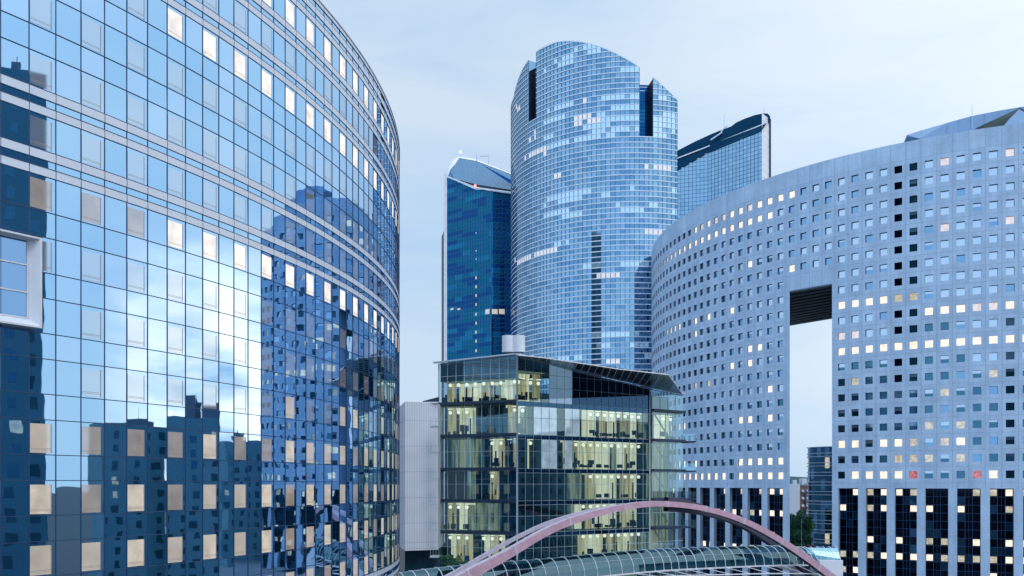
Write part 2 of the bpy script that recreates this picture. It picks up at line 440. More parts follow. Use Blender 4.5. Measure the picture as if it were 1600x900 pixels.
# body behind the glass and roof
bod = MB(); ztop = zk(K1)+.9
ring = [LP(i, 0, -.3) for i in range(I0, I1+1)]
back = [(lcx-60, lcy+40, 0), (lcx-60, lcy-70, 0)]
bod.prism([(q[0], q[1]) for q in ring] + [(b[0], b[1]) for b in back], .1, ztop-.1)
bod.build('wall', M['reveal'], lb)
cap = MB()
for i in range(I0, I1):
    cap.quad(LP(i, ztop+.05, .09), LP(i+1, ztop+.05, .09), LP(i+1, ztop+.05, -.5), LP(i, ztop+.05, -.5))
    cap.quad(LP(i, ztop-.06, .09), LP(i+1, ztop-.06, .09), LP(i+1, ztop+.05, .09), LP(i, ztop+.05, .09))
cap.build('coping', M['steel'], lb)
# windows: every second bay
wins = []
for n in range(-22, 42, 2):
    for k in range(K0+1, K1):
        z = zk(k)
        if z < 0: continue
        if n <= -12 and 3 <= k <= 4 : continue
        cpt = LP(n, z+1)
        nrm = Vector((cos(lt0+n*ldt), sin(lt0+n*ldt), 0)); d = Vector((cpt.x, cpt.y, 0))
        ppx = 800+F*cpt.x/cpt.y if cpt.y > 1 else -999; ppy = HZ-F*(z+1-H)/max(cpt.y, 1)
        facing = -nrm.dot(d.normalized())
        vis = ppx > -60 and facing > 0.02 and -60 < ppy < 960
        size = facing/d.length**2 if vis else -1
        bright = (k in (10, 12) and n > -8) or k == 6
        if bright: mt = 'winbright' if k != 6 or n > -8 else 'winfaint'
        elif k <= 2 or (k <= 4 and n > -2 and r2.random() < .35): mt = r2.choice(['wincream', 'wincream', 'wincream2', 'wincream3'])
        else: mt = 'winfaint'
        if k == 8: mt = 'winfaint'
        if k == 6 and n <= -8: mt = 'wincream2'
        wins.append((size, n, k, mt))
wins.sort(reverse=True)
def winshape(mb, n, k, o=.012):
    z = zk(k); za, zb = z+.10, z+FL-SH-.24
    def q(u, zz, oo=o): 
        a = LP(n, zz, oo); b = LP(n+1, zz, oo); return a.lerp(b, u)
    mb.quad(q(.035, za), q(.80, za), q(.80, zb), q(.035, zb), 0)
    mb.quad(q(.80, za), q(.84, za), q(.84, zb), q(.80, zb), 1)
    for zz in (za+.17, za+.25):
        mb.quad(q(.05, zz, o+.004), q(.80, zz, o+.004), q(.80, zz+.022, o+.004), q(.05, zz+.022, o+.004), 1)
rest = {}
for j, (s, n, k, mt) in enumerate(wins):
    if j < 100 and s > 0:
        mb = MB(); winshape(mb, n, k); mb.build('window', [M[mt], M['blindbar']], lb)
    else:
        rest.setdefault(mt, MB()); winshape(rest[mt], n, k)
allr = MB()
for q, (mt, mb) in enumerate(rest.items()):
    off = len(allr.v); allr.v += mb.v; allr.f += [tuple(x+off for x in f) for f in mb.f]; allr.m += [q if mm == 0 else 9 for mm in mb.m]
mats = [M[a] for a in rest.keys()]; nm = len(mats); allr.m = [nm if x == 9 else x for x in allr.m]
allr.build('window', mats+[M['blindbar']], lb)['kind'] = 'stuff'
# projecting white framed window box
bx = MB(); bg_ = MB(); bm = MB()
BO = .75
UG = .05
ia, ib = -18.0, -11.78
def BP(i, z, out): return LP(i, z, out)
zt, zb_ = H + (HZ-372)/F*(LP(ib, 0, BO).y), H + (HZ-513)/F*(LP(ib, 0, BO).y)
A = lambda z, o: LP(ib, z, o); Bq = lambda z, o: LP(ia, z, o)
fw = .10
def flat(u, z, o):
    return A(z, o).lerp(Bq(z, o), u)
T_ = fw
# front frame
bx.quad(flat(0, zb_, BO), flat(0, zb_+T_, BO), flat(1, zb_+T_, BO), flat(1, zb_, BO))
bx.quad(flat(0, zt-T_, BO), flat(0, zt, BO), flat(1, zt, BO), flat(1, zt-T_, BO))
bx.quad(flat(0, zb_+T_, BO), flat(0, zt-T_, BO), flat(.012, zt-T_, BO), flat(.012, zb_+T_, BO))
# outer sides
bx.quad(flat(0, zb_, -.1), flat(0, zt, -.1), flat(0, zt, BO), flat(0, zb_, BO))
bx.quad(flat(0, zt, -.1), flat(1, zt, -.1), flat(1, zt, BO), flat(0, zt, BO))
bx.quad(flat(0, zb_, -.1), flat(1, zb_, -.1), flat(1, zb_, BO), flat(0, zb_, BO))
# splayed reveals towards the set-back glazing
gi = .12
bx.quad(flat(.012, zb_+T_, BO), flat(.012, zt-T_, BO), flat(UG, zt-T_-.05, gi), flat(UG, zb_+T_+.45, gi))
bx.quad(flat(.012, zt-T_, BO), flat(1, zt-T_, BO), flat(1, zt-T_-.05, gi), flat(UG, zt-T_-.05, gi))
bx.quad(flat(.012, zb_+T_, BO), flat(1, zb_+T_, BO), flat(1, zb_+T_+.45, gi), flat(UG, zb_+T_+.45, gi))
bay = bx.build('window_surround', M['white'], lb)
bg_.quad(flat(UG, zb_+T_+.45, gi), flat(UG, zt-T_-.05, gi), flat(1, zt-T_-.05, gi), flat(1, zb_+T_+.45, gi))
bg_.build('pane', mirror('bay_pane', (.22, .40, .66), .02, .01, .6, mix=.85, body=(.05,.12,.25)), bay)
gz0, gz1 = zb_+T_+.45, zt-T_-.05
for u in (UG, .235, .395, .555, .715):
    bm.bar(flat(u, gz0, gi+.04), flat(u, gz1, gi+.04), .09, .09)
for fz in (0, .33, .68, 1):
    z = gz0 + (gz1-gz0)*fz; bm.bar(flat(UG, z, gi+.05), flat(1, z, gi+.05), .07, .07)
bm.build('glazing_bar', M['white'], bay)

# ------------------------------------------------------------------ curved concrete tower with square windows, right
FP = 3.5
pcx, pcy, pR, pdt, pt0 = 38.8556*FP, 75.5333*FP, 26.3248*FP, .0328716, -2.497399
def PP(n, z, out=0.0):
    t = pt0 + n*pdt
    return Vector((pcx + (pR+out)*cos(t), pcy + (pR+out)*sin(t), z))
ZTOP = H+74.3
def pz(k): return H + 2.1 + 3.5*k        # window centre height
pb = thing('concrete_tower', 'pale blue-grey concrete tower with square windows and a tall rectangular opening', 'office tower', (120, 200, 0))
NA, NB = -33, 36
wl = MB(); pj = MB(); rv = MB()
r3 = random.Random(11)
WX, WZ = .262, .80    # half window width (in pitches), half height (m)
GA, GB, GZ = 1.84, 5.29, H+45.6
pwins = []
def arcquad(mb, n0, n1, za, zb, out=0, m=0, seg=1):
    for s in range(seg):
        a = n0+(n1-n0)*s/seg; b = n0+(n1-n0)*(s+1)/seg
        mb.quad(PP(a, za, out), PP(b, za, out), PP(b, zb, out), PP(a, zb, out), m)
for n in range(NA, NB+1):
    for k in range(0, 20):
        za, zb = pz(k)-1.75, pz(k)+1.75
        ingap = 2 <= n <= 5 and k <= 13
        if ingap:
            if k == 13: arcquad(wl, n-.5, n+.5, max(za, GZ), zb)
            continue
        c = PP(n, 0); 
        x0, x1 = n-WX, n+WX; z0, z1 = pz(k)-WZ, pz(k)+WZ
        tn_ = r3.choice([0, 0, 0, 0, 1, 2])
        arcquad(wl, n-.5, x0, za, zb, 0, tn_); arcquad(wl, x1, n+.5, za, zb, 0, tn_)
        arcquad(wl, x0, x1, za, z0, 0, tn_); arcquad(wl, x0, x1, z1, zb, 0, tn_)
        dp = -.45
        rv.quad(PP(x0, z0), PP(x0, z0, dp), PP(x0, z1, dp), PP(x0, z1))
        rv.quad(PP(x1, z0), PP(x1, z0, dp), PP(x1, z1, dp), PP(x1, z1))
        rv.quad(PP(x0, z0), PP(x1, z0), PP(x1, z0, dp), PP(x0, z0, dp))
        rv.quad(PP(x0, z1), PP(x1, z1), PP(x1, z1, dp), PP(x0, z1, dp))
        pwins.append((n, k))
    # parapet
    arcquad(wl, n-.5, n+.5, pz(19)+1.75, ZTOP, 0, r3.choice([0, 0, 1, 2]))
# jambs of the opening
arcquad(wl, 1.5, GA, H-24, GZ+.3); arcquad(wl, GB, 5.5, H-24, GZ+.3)
# joints
def jv(n, za, zb): 
    t = pt0+n*pdt; tn = Vector((-sin(t), cos(t), 0))*.045
    a = PP(n, za, .012); b = PP(n, zb, .012); pj.quad(a-tn, a+tn, b+tn, b-tn)
for n in range(NA, NB+1):
    e = n+.5
    jv(e, GZ+.3 if 2 <= n <= 5 else pz(0)-2.8, ZTOP)
    for k in range(0, 21):
        z = pz(k)-1.75
        if 2 <= n <= 5 and z < GZ: continue
        pj.quad(PP(n-.5, z-.035, .014), PP(n+.5, z-.035, .014), PP(n+.5, z+.035, .014), PP(n-.5, z+.035, .014))
# lower piers between glazed bays
BZ = H-.85
BD = -.9
bayg = MB(); baym = MB()
bayl = []
def bayedge(m): return 2*m-.22, 2*m+1.22
m0, m1 = -17, 18
for m in range(m0, m1):
    a, b = bayedge(m)
    if m in (1, 2): continue       # the opening
    # lintel strip
    arcquad(wl, 2*m-.5, 2*m+1.5, BZ, pz(0)-1.75, 0, 0, 2)
    arcquad(wl, 2*m-.5, a, 0, BZ); arcquad(wl, b, 2*m+1.5, 0, BZ)
    rv.quad(PP(a, 0), PP(a, 0, BD), PP(a, BZ, BD), PP(a, BZ)); rv.quad(PP(b, 0), PP(b, 0, BD), PP(b, BZ, BD), PP(b, BZ))
    rv.quad(PP(a, BZ), PP(b, BZ), PP(b, BZ, BD), PP(a, BZ, BD))
    rows = 14; baym = MB()
    cuts = [a, a+(b-a)*.34, a+(b-a)*.66, b]
    for r in range(rows):
        zb = BZ-1.75*r; za = max(BZ-1.75*(r+1), 0)
        if za >= zb: break
        for c in range(3):
            mm = 0 if r3.random() < .8 else 1
            lt = False
            if c != 1:
                pr = {0: .85, 2: .2, 4: .1, 6: .45, 8: .95, 10: .35}.get(r, .0)
                lt = r3.random() < pr
            if m < 1: lt = c != 1 and r3.random() < {0: .45, 3: .85, 6: .15, 8: .75}.get(r, .02)
            bayg.quad(PP(cuts[c], za, BD), PP(cuts[c+1], za, BD), PP(cuts[c+1], zb, BD), PP(cuts[c], zb, BD), mm)
            if lt:
                e_ = (cuts[c+1]-cuts[c])*.07
                bayl.append((cuts[c]+e_, cuts[c+1]-e_, za+.22, zb-.2, r3.random()))
        baym.bar(PP(a, zb, BD+.03), PP(b, zb, BD+.03), .08, .07)
    for c in cuts[1:3]:
        baym.bar(PP(c, 0, BD+.04), PP(c, BZ, BD+.04), .09, .09)
    baym.bar(PP((cuts[1]+cuts[2])/2, 0, BD+.04), PP((cuts[1]+cuts[2])/2, BZ, BD+.04), .05, .05)
    baym.build('bay_mullion', M['navy'], pb)
# fill around the opening between bay strips and jamb (cols 1.5 side handled above)
wallo = wl.build('wall', [M['concrete'], M['concreteB'], M['concreteC']], pb)
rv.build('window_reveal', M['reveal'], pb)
pj.build('panel_joint', M['joint'], pb)
bayg.build('bay_glazing', [M['paneBlack'], M['mspan']], pb)
# window panes
def pmat(n, k):
    R = r3.random()
    right = n >= 6
    if right:
        if k == 8: return 'paneLit'
        if k == 0:
            if n in (11, 15): return 'panePink'
            if n in (12, 13): return 'paneDark'
            return 'paneLit' if R < .75 else 'paneDark'
        if k == 11 and n <= 9: return 'paneLit'
        if k == 11 and n <= 11: return 'paneWarm'
        if k == 10 and n in (12, 13, 14, 17): return 'paneLit'
        if k == 10 and n in (15, 16): return 'panePeach'
        if k == 9 and n in (6, 7): return 'panePeach'
        if k == 2 and n in (6, 7, 9, 10, 14): return 'paneLit'
        if k == 2 and n in (11, 13): return 'paneWarm'
        if k == 1 and n in (10, 11, 12, 14): return 'paneWarm'
        if k in (19, 15) and n in (17, 13): return 'panePeach'
        if n == 10 and k >= 6: return 'paneBlack'
        if n == 11 and k >= 9: return 'paneDark'
        if k <= 6: return 'paneDark' if R < .70 else ('paneMid' if R < .94 else 'paneWarm')
        if k == 7: return 'paneDark' if n < 15 else 'paneSky'
        if k == 9 and 11 <= n <= 13: return 'paneDark'
        if R < .76: return 'paneSky'
        if R < .975: return 'paneMid'
        return 'panePeach'
    if k == 18 and n <= 0: return 'paneLit'
    if k == 19 and -9 <= n <= 2: return 'panePeach' if n < 1 and R < .5 else 'paneLit'
    if (n, k) in ((-2, 15), (2, 14), (-9, 12), (-7, 12), (-4, 12), (-9, 11), (-2, 9), (-1, 9), (-4, 8), (-2, 8), (0, 6), (-13, 12), (-14, 12), (-15, 12), (-12, 12)): return 'paneLit'
    if k == 0: return 'paneLit' if R < .85 else 'paneDark'
    if k == 1: return 'paneLit' if R < .45 or n > -4 else 'paneDark'
    if k == 4: return 'paneLit' if n < -10 and R < .7 or n in (-3, -2, 0) else 'paneMid'
    if k == 7 and -10 < n < -2: return 'paneWarm' if R < .5 else 'paneSky'
    if k <= 5: return 'paneDark' if R < .55 else ('paneMid' if R < .94 else 'paneWarm')
    if n < -6: return 'paneDark' if R < .35 else 'paneMid' 
    return 'paneMid' if R < .55 else ('paneSky' if R < .95 else 'paneDark')
lst = []
for n, k in pwins:
    c = PP(n, pz(k)); t = pt0+n*pdt
    d = Vector((c.x, c.y, 0)); facing = -(Vector((cos(t), sin(t), 0)).dot(d.normalized()))
    ppx = 800+F*c.x/c.y if c.y > 1 else 9999
    vis = facing > .03 and 1010 < ppx < 1606
    lst.append((facing/d.length**2 if vis else -1, n, k, pmat(n, k)))
lst.sort(key=lambda a: -a[0])
names = ['paneSky', 'paneMid', 'paneDark', 'paneBlack', 'paneLit', 'paneWarm', 'panePink', 'panePeach']
restp = MB()
for j, (s, n, k, mt) in enumerate(lst):
    x0, x1, z0, z1 = n-WX, n+WX, pz(k)-WZ, pz(k)+WZ
    one = j < 100 and s > 0
    mb = MB() if one else restp
    mi = 0 if one else names.index(mt)
    mb.quad(PP(x0, z0, -.43), PP(x1, z0, -.43), PP(x1, z1, -.43), PP(x0, z1, -.43), mi)
    if mt in ('paneMid', 'paneDark') and r3.random() < .45:      # half drawn blind
        zc = z1-r3.uniform(.3, .9)
        mb.quad(PP(x0, zc, -.41), PP(x1, zc, -.41), PP(x1, z1, -.41), PP(x0, z1, -.41), 1 if one else 8)
    if one: mb.build('window', [M[mt], M['paneSky']], pb)
restp.build('window', [M[a] for a in names]+[M['paneSky']], pb)['kind'] = 'stuff'
litm = [MB(), MB()]
bl = MB()
for j, (a, b, za, zb, rr) in enumerate(bayl):
    bl.quad(PP(a, za, BD+.02), PP(b, za, BD+.02), PP(b, zb, BD+.02), PP(a, zb, BD+.02), 0 if rr < .6 else 1)
bl.build('lit_pane', [M['paneLit'], M['paneWarm']], pb)['kind'] = 'stuff'
# back, ends, roof, soffit
RI = pR-30
def PI_(n, z): 
    t = pt0+n*pdt; q = RI if n > 1 else pR-19; return Vector((pcx+q*cos(t), pcy+q*sin(t), z))
bk = MB(); sf = MB()
def gapback(px, D, z): return Vector(((px-800)/F*D, D, z))
for n in range(NA, NB+1):
    bk.quad(PP(n-.5, ZTOP-1.2), PP(n+.5, ZTOP-1.2), PI_(n+.5, ZTOP-1.2), PI_(n-.5, ZTOP-1.2))
    if not -6 <= n <= 9: bk.quad(PI_(n-.5, 0), PI_(n+.5, 0), PI_(n+.5, ZTOP), PI_(n-.5, ZTOP))
    bk.quad(PP(n-.5, ZTOP), PP(n+.5, ZTOP), PP(n+.5, ZTOP, -.6), PP(n-.5, ZTOP, -.6))
    bk.quad(PP(n-.5, ZTOP-1.2, -.6), PP(n+.5, ZTOP-1.2, -.6), PP(n+.5, ZTOP, -.6), PP(n-.5, ZTOP, -.6))
for n in (NA-.5, NB+.5):
    bk.quad(PP(n, 0), PI_(n, 0), PI_(n, ZTOP), PP(n, ZTOP))
ga, gb = PP(GA, 0), PP(GB, 0)
pxa, pxb = 1230, 1300.6
ba, bb = gapback(pxa, 249, 0), gapback(pxb, 237.7, 0)
def zz(v, z): return Vector((v.x, v.y, z))
bk.quad(zz(gb, 0), zz(bb, 0), zz(bb, GZ), zz(gb, GZ)); gm_ = ga.lerp(ba, .58); bk.quad(zz(ga, 0), zz(gm_, 0), zz(gm_, GZ), zz(ga, GZ)); l00 = PI_(-6.5, 0); bk.quad(zz(gm_, 0), zz(l00, 0), zz(l00, GZ), zz(gm_, GZ))
bk.quad(zz(ba, GZ), zz(bb, GZ), zz(bb, ZTOP), zz(ba, ZTOP))
l0, r0 = PI_(-6.5, 0), PI_(9.5, 0)
bk.quad(zz(ba, GZ), zz(l0, GZ), zz(l0, ZTOP), zz(ba, ZTOP)); bk.quad(zz(ba, GZ), zz(l0, GZ), zz(gm_, GZ), zz(gm_, GZ)); bk.quad(zz(bb, 0), zz(r0, 0), zz(r0, ZTOP), zz(bb, ZTOP))
bk.build('rear_wall', M['concrete'], pb)
ns = 12
for s in range(ns):
    u0, u1 = s/ns, (s+1)/ns
    f0, f1 = ga.lerp(ba, u0), ga.lerp(ba, u1); h0, h1 = gb.lerp(bb, u0), gb.lerp(bb, u1)
    sf.quad(zz(f0, GZ), zz(h0, GZ), zz(h1, GZ), zz(f1, GZ))
    sf.bar(zz(f0, GZ-.12), zz(h0, GZ-.12), .5, .22)
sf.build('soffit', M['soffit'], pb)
# fan shaped canopy on the roof
cp = MB(); top = [(1417, 211, 200), (1440, 203.5, 198.5), (1480, 192, 196.5), (1517, 181.5, 195), (1560, 173, 193), (1593, 167.5, 191), (1640, 160, 188), (1700, 158, 186), (1760, 166, 184)]
tp = [W(*t) for t in top]
bt = []
for i, t in enumerate(tp):
    q = t.copy(); q.z = ZTOP-1.0; q.y += 0.3
    if i == 0: q = t + Vector((.4, .5, -.3))
    if i == 1: q = W(1437, 216.5, 197)
    bt.append(q)
for i in range(len(tp)-1):
    cp.quad(bt[i], bt[i+1], tp[i+1], tp[i])
    a2, b2 = tp[i]+Vector((8, 26, 1)), tp[i+1]+Vector((8, 26, 1))
    cp.quad(tp[i], tp[i+1], b2, a2)
fan = cp.build('roof_canopy', M['paneSky'], pb)
M['zincblue'] = solid('blue_zinc', (.20, .33, .52), .35, .2, var=.06, scale=.2)
fan.data.materials[0] = M['zincblue']
sm_ = MB()
for i in range(1, len(tp)-1):
    for u in (0, .5):
        a = tp[i].lerp(tp[i+1], u); b = bt[i].lerp(bt[i+1], u)
        sm_.bar(a-Vector((0,.08,0)), b-Vector((0,.08,0)), .10, .05)
sm_.build('seam', M['joint'], fan)
und = MB()
apex = W(1594, 168.3, 190)
und.poly([apex, W(1560, 184, 191), W(1524, 200.5, 192), W(1524, 206, 192), W(1580, 196, 190), W(1584, 180, 190)])
und.poly([apex, W(1584, 180, 190), W(1580, 196, 190), W(1650, 196, 189), W(1650, 190, 187), W(1620, 182, 188)][:4] )
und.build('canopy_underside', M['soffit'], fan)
cn = MB(); cn.poly([W(1592.5, 170.5, 189.6), W(1577, 186, 189.6), W(1568, 197, 189.6), W(1630, 197, 189), W(1608, 180, 189.4)])
cn.build('canopy_cone', M['zincblue'], fan)
# rounded plant room near the left end of the roof
dm = MB()
for i in range(14):
    n0_, n1_ = -21+i*.9, -21+(i+1)*.9
    hh = lambda q: ZTOP+.2+2.1*sin(pi*min(1, (q/14)*.9+.06))**.6
    dm.quad(PP(n0_, ZTOP-1.2, -3), PP(n1_, ZTOP-1.2, -3), PP(n1_, hh(i+1), -4), PP(n0_, hh(i), -4))
    dm.quad(PP(n0_, hh(i), -4), PP(n1_, hh(i+1), -4), PP(n1_, hh(i+1)-.4, -12), PP(n0_, hh(i)-.4, -12))
dm.build('roof_plant_room', M['zincblue'], pb)
# aerials
ae = MB(); ae.bar(W(1519, 165, 188), W(1519, 200, 188), .08); ae.build('aerial', M['steel'], pb)

# ------------------------------------------------------------------ tall notched cylinder tower, centre
tcx, tcy, tR, tdt, tt0 = 39.767, 319.741, 40.0851, .03871685, -1.6113448
def TP(n, z, out=0.0):
    t = tt0+n*tdt
    return Vector((tcx+(tR+out)*cos(t), tcy+(tR+out)*sin(t), z))
import numpy as np
pts = [(838, 73, 294.8), (870, 65, 288), (900, 66, 284.4), (940, 78, 281), (998, 106, 280), (1020, 123, 280.5), (1058, 154, 281.8), (826, 85, 297), (808, 107, 303)]
Am = []; bv = []
for x, y, D in pts:
    q = W(x, y, D); Am.append([1, q.x, q.x**2, q.y]); bv.append(q.z)
ca = np.linalg.lstsq(np.array(Am), np.array(bv), rcond=None)[0]
def ttop(P): 
    return float(ca[0]+ca[1]*P.x+ca[2]*P.x**2+ca[3]*min(P.y, 312))
def tpx(n): 
    P = TP(n, 0); return 800+F*P.x/P.y
def n_at(px):
    lo, hi = -26.0, 14.0
    for _ in range(50):
        mid = (lo+hi)/2
        if tpx(mid) < px: lo = mid
        else: hi = mid
    return lo
nS0, nS1 = n_at(826.3), n_at(838)
nR0, nR1, nEnd = n_at(999), n_at(1020.3), n_at(1058)
ct = thing('glass_tower', 'tallest tower, pale blue cylinder with slanted top and two vertical notches', 'tower', (39.8, 319.7, 0))
TR = 1.75
zS = H+(HZ-186)/F*296; zR = H+(HZ-213.5)/F*280.2
base = H - 24
tg = MB(); th_ = MB(); tv = MB()
cols = sorted(set([round(x, 4) for x in list(range(-60, 11))] + [nS0, nS1, nR0, nR1, nEnd]))
cols = [c for c in cols if c <= nEnd]
# merge slivers
cc = [cols[0]]
key = {nS0, nS1, nR0, nR1, nEnd}
for c in cols[1:]:
    if c-cc[-1] < .3:
        if c in key: cc[-1] = c if cc[-1] not in key else cc[-1]
        continue
    cc.append(c)
cols = cc
r4 = random.Random(5)
line0 = H+110.8           # a known transom height
def slotz(a, b):
    m = (a+b)/2
    if nS0-.01 <= m <= nS1+.01: return zS
    if nR0-.01 <= m <= nR1+.01: return zR
    return None
kmin = int(math.floor((base-line0)/TR)); 
brow = {}
tlit = []
for ci, (a, b) in enumerate(zip(cols, cols[1:])):
    sz = slotz(a, b)
    za_t, zb_t = ttop(TP(a, 0)), ttop(TP(b, 0))
    if sz: za_t = zb_t = sz
    colt = noise.noise(Vector((ci*.31, 3.1, 0)))
    pm = tpx((a+b)/2)
    for k in range(kmin, 30):
        z0 = max(line0+k*TR, base); z1 = z0+TR if k > kmin else line0+(k+1)*TR
        if z0 >= max(za_t, zb_t): break
        a1, b1 = max(z0, min(z1, za_t)), max(z0, min(z1, zb_t))
        py = HZ-F*((z0+z1)/2-H)/TP((a+b)/2, 0).y
        if k not in brow: brow[k] = r4.random()
        v = noise.noise(Vector((ci*.42, k*.9, 7.7))) *.8 + .5*colt + r4.gauss(0, .2)
        if 870 < pm < 935: v -= .16
        if pm < 866 and py < 250: v = .05
        m = 0
        if v > .10: m = 1
        elif v < -.22: m = 2
        if brow[k] > .72 and noise.noise(Vector((ci*.16, k*3.3, 1))) > .02 and r4.random() < .85 and pm > 850: m = 3
        if k in (-3, -4) and False: m = 3
        if pm > 930 and 178 < py < 190 or pm > 925 and 195 < py < 206 and r4.random() < .8: m = 3
        tg.quad(TP(a, z0), TP(b, z0), TP(b, b1), TP(a, a1), m)
        if any((x0 <= pm <= x1 and y0 <= py <= y1) for x0, x1, y0, y1 in ((896, 937, 178, 194), (818, 853, 206, 222), (818, 853, 226, 250), (805, 830, 394, 412), (836, 873, 384, 400), (1006, 1050, 258, 265), (926, 970, 424, 432), (926, 972, 558, 565), (866, 880, 270, 278), (1008, 1035, 357, 365), (806, 814, 166, 176), (912, 920, 155, 161))):
            dens = .2 if 206 < py < 222 and pm < 860 else .92
            if pm < 860 and 222 < py < 252 and abs(py-(250-(pm-817)*.53)) > 5: dens = .04
            if pm < 832 and py > 390 and abs(py-(410-(pm-806)*.45)) > 4.2: dens = 0
            if 834 < pm < 875 and py > 380 and abs(py-(397-(pm-836)*.3)) > 4.2: dens = 0
            if r4.random() < dens: tlit.append((a, b, z0, min(a1, b1)))
# horizontal and vertical members
for (a, b) in zip(cols, cols[1:]):
    sz = slotz(a, b); tt = sz if sz else min(ttop(TP(a, 0)), ttop(TP(b, 0)))
    for k in range(kmin+1, 30):
        z = line0+k*TR
        if z > tt: break
        th_.quad(TP(a, z-.15, .16), TP(b, z-.15, .16), TP(b, z+.15, .16), TP(a, z+.15, .16))
        th_.quad(TP(a, z-.11, .16), TP(b, z-.11, .16), TP(b, z-.11, 0), TP(a, z-.11, 0))
    # coping
    if not sz: th_.quad(TP(a, ttop(TP(a,0))-.1, .1), TP(b, ttop(TP(b,0))-.1, .1), TP(b, ttop(TP(b,0))+.25, .1), TP(a, ttop(TP(a,0))+.25, .1))
for c in cols:
    t = tt0+c*tdt; tn = Vector((-sin(t), cos(t), 0))*.085
    zt_ = ttop(TP(c, 0))
    if nS0+.1 < c < nS1-.1: zt_ = zS
    if nR0+.1 < c < nR1-.1: zt_ = zR
    p0 = TP(c, base, .10); p1 = TP(c, zt_, .10)
    tv.quad(p0-tn, p0+tn, p1+tn, p1-tn)
tg.build('glass_facade', [M['towerA'], M['towerB'], M['towerC'], M['towerD']], ct)
th_.build('transom', M['tlineH'], ct)
tv.build('mullion', M['tlineV'], ct)
for j, (a, b, z0, z1) in enumerate(tlit):
    if j >= 98: break
    mb = MB(); e_ = (b-a)*.08
    mb.quad(TP(a+e_, z0+.2, .04), TP(b-e_, z0+.2, .04), TP(b-e_, z1-.1, .04), TP(a+e_, z1-.1, .04))
    mb.build('lit_window', M['towerLit'], ct)
# notches: recessed shafts, and inner body
def IN(n, z, dep): return TP(n, z, -dep)
for (n0, n1, zb_s, dep, drop) in ((nS0, nS1, zS, 12, 0), (nR0, nR1, zR, 9, 3.5)):
    sl = MB()
    t0_, t1_ = ttop(TP(n0, 0)), ttop(TP(n1, 0))
    sl.quad(TP(n0, zb_s), IN(n0, zb_s, dep), IN(n0, t0_-.2, dep), TP(n0, t0_-.2))
    sl.quad(TP(n1, zb_s), IN(n1, zb_s, dep), IN(n1, t1_-.2, dep), TP(n1, t1_-.2))
    sl.quad(TP(n0, zb_s), TP(n1, zb_s), IN(n1, zb_s, dep), IN(n0, zb_s, dep))
    bt_ = min(t0_, t1_)-drop-6 if n0 == nS0 else min(t0_, t1_)-1
    sl.quad(IN(n0, zb_s, dep), IN(n1, zb_s, dep), IN(n1, bt_, dep), IN(n0, bt_, dep))
    sl.build('notch', [M['slot']], ct)
# dark glazed wall standing in the right notch and lattice in the left one
ng = MB()
dz = IN(nR0, 0, 5); dz1 = IN(nR1, 0, 5)
for r in range(18):
    for c in range(3):
        a = dz.lerp(dz1, c/3); b = dz.lerp(dz1, (c+1)/3); z0 = zR+.3+r*1.2
        ztp = min(z0+1.05, ttop(TP(nR0,0))-3.2)
        if z0+.4 > ztp: continue
        ng.quad(zz(a, z0), zz(b, z0), zz(b, ztp), zz(a, ztp), 1 if 4 <= r-c <= 7 else 0)
ng.build('notch_glazing', [M['dtB'], M['dtD']], ct)
lt_ = MB()
for z in (zS+.78*(ttop(TP(nS0,0))-zS), zS+.87*(ttop(TP(nS0,0))-zS)):
    lt_.bar(TP(nS0, z, -2), TP(nS1, z-1.2, -2), .35)
lt_.bar(TP((nS0+nS1)/2, zS+.7*(ttop(TP(nS0,0))-zS), -2), TP((nS0+nS1)/2, ttop(TP(nS0,0))-.9, -2), .3)
lt_.build('lattice', M['towerC'], ct)
rf = MB()
for (a, b) in zip(cols, cols[1:]):
    A0, B0 = TP(a, 0, -.2), TP(b, 0, -.2)
    if slotz(a, b): continue
    cz = Vector((tcx, tcy, 0)); dA = ttop(TP(a, 0))-1; dB = ttop(TP(b, 0))-1
    q = 6
    iA, iB = A0.lerp(cz, q/tR), B0.lerp(cz, q/tR)
    rf.quad(zz(A0, dA), zz(B0, dB), zz(iB, dB-9), zz(iA, dA-9))
e0 = TP(nEnd, 0); e1 = e0+Vector((6, 42, 0))
rf.quad(zz(e0, 0), zz(e1, 0), zz(e1, ttop(e0)-12), zz(e0, ttop(e0)))
rf.build('rear_wall', M['towerC'], ct)
lf = MB()
lf.poly([TP(nS0, ttop(TP(nS0, 0))-.2, -.05), W(837, 98, 298), W(837, 106, 298), TP(nS0, ttop(TP(nS0,0))-4, -.05)])
lf.build('fin', M['towerB'], ct)

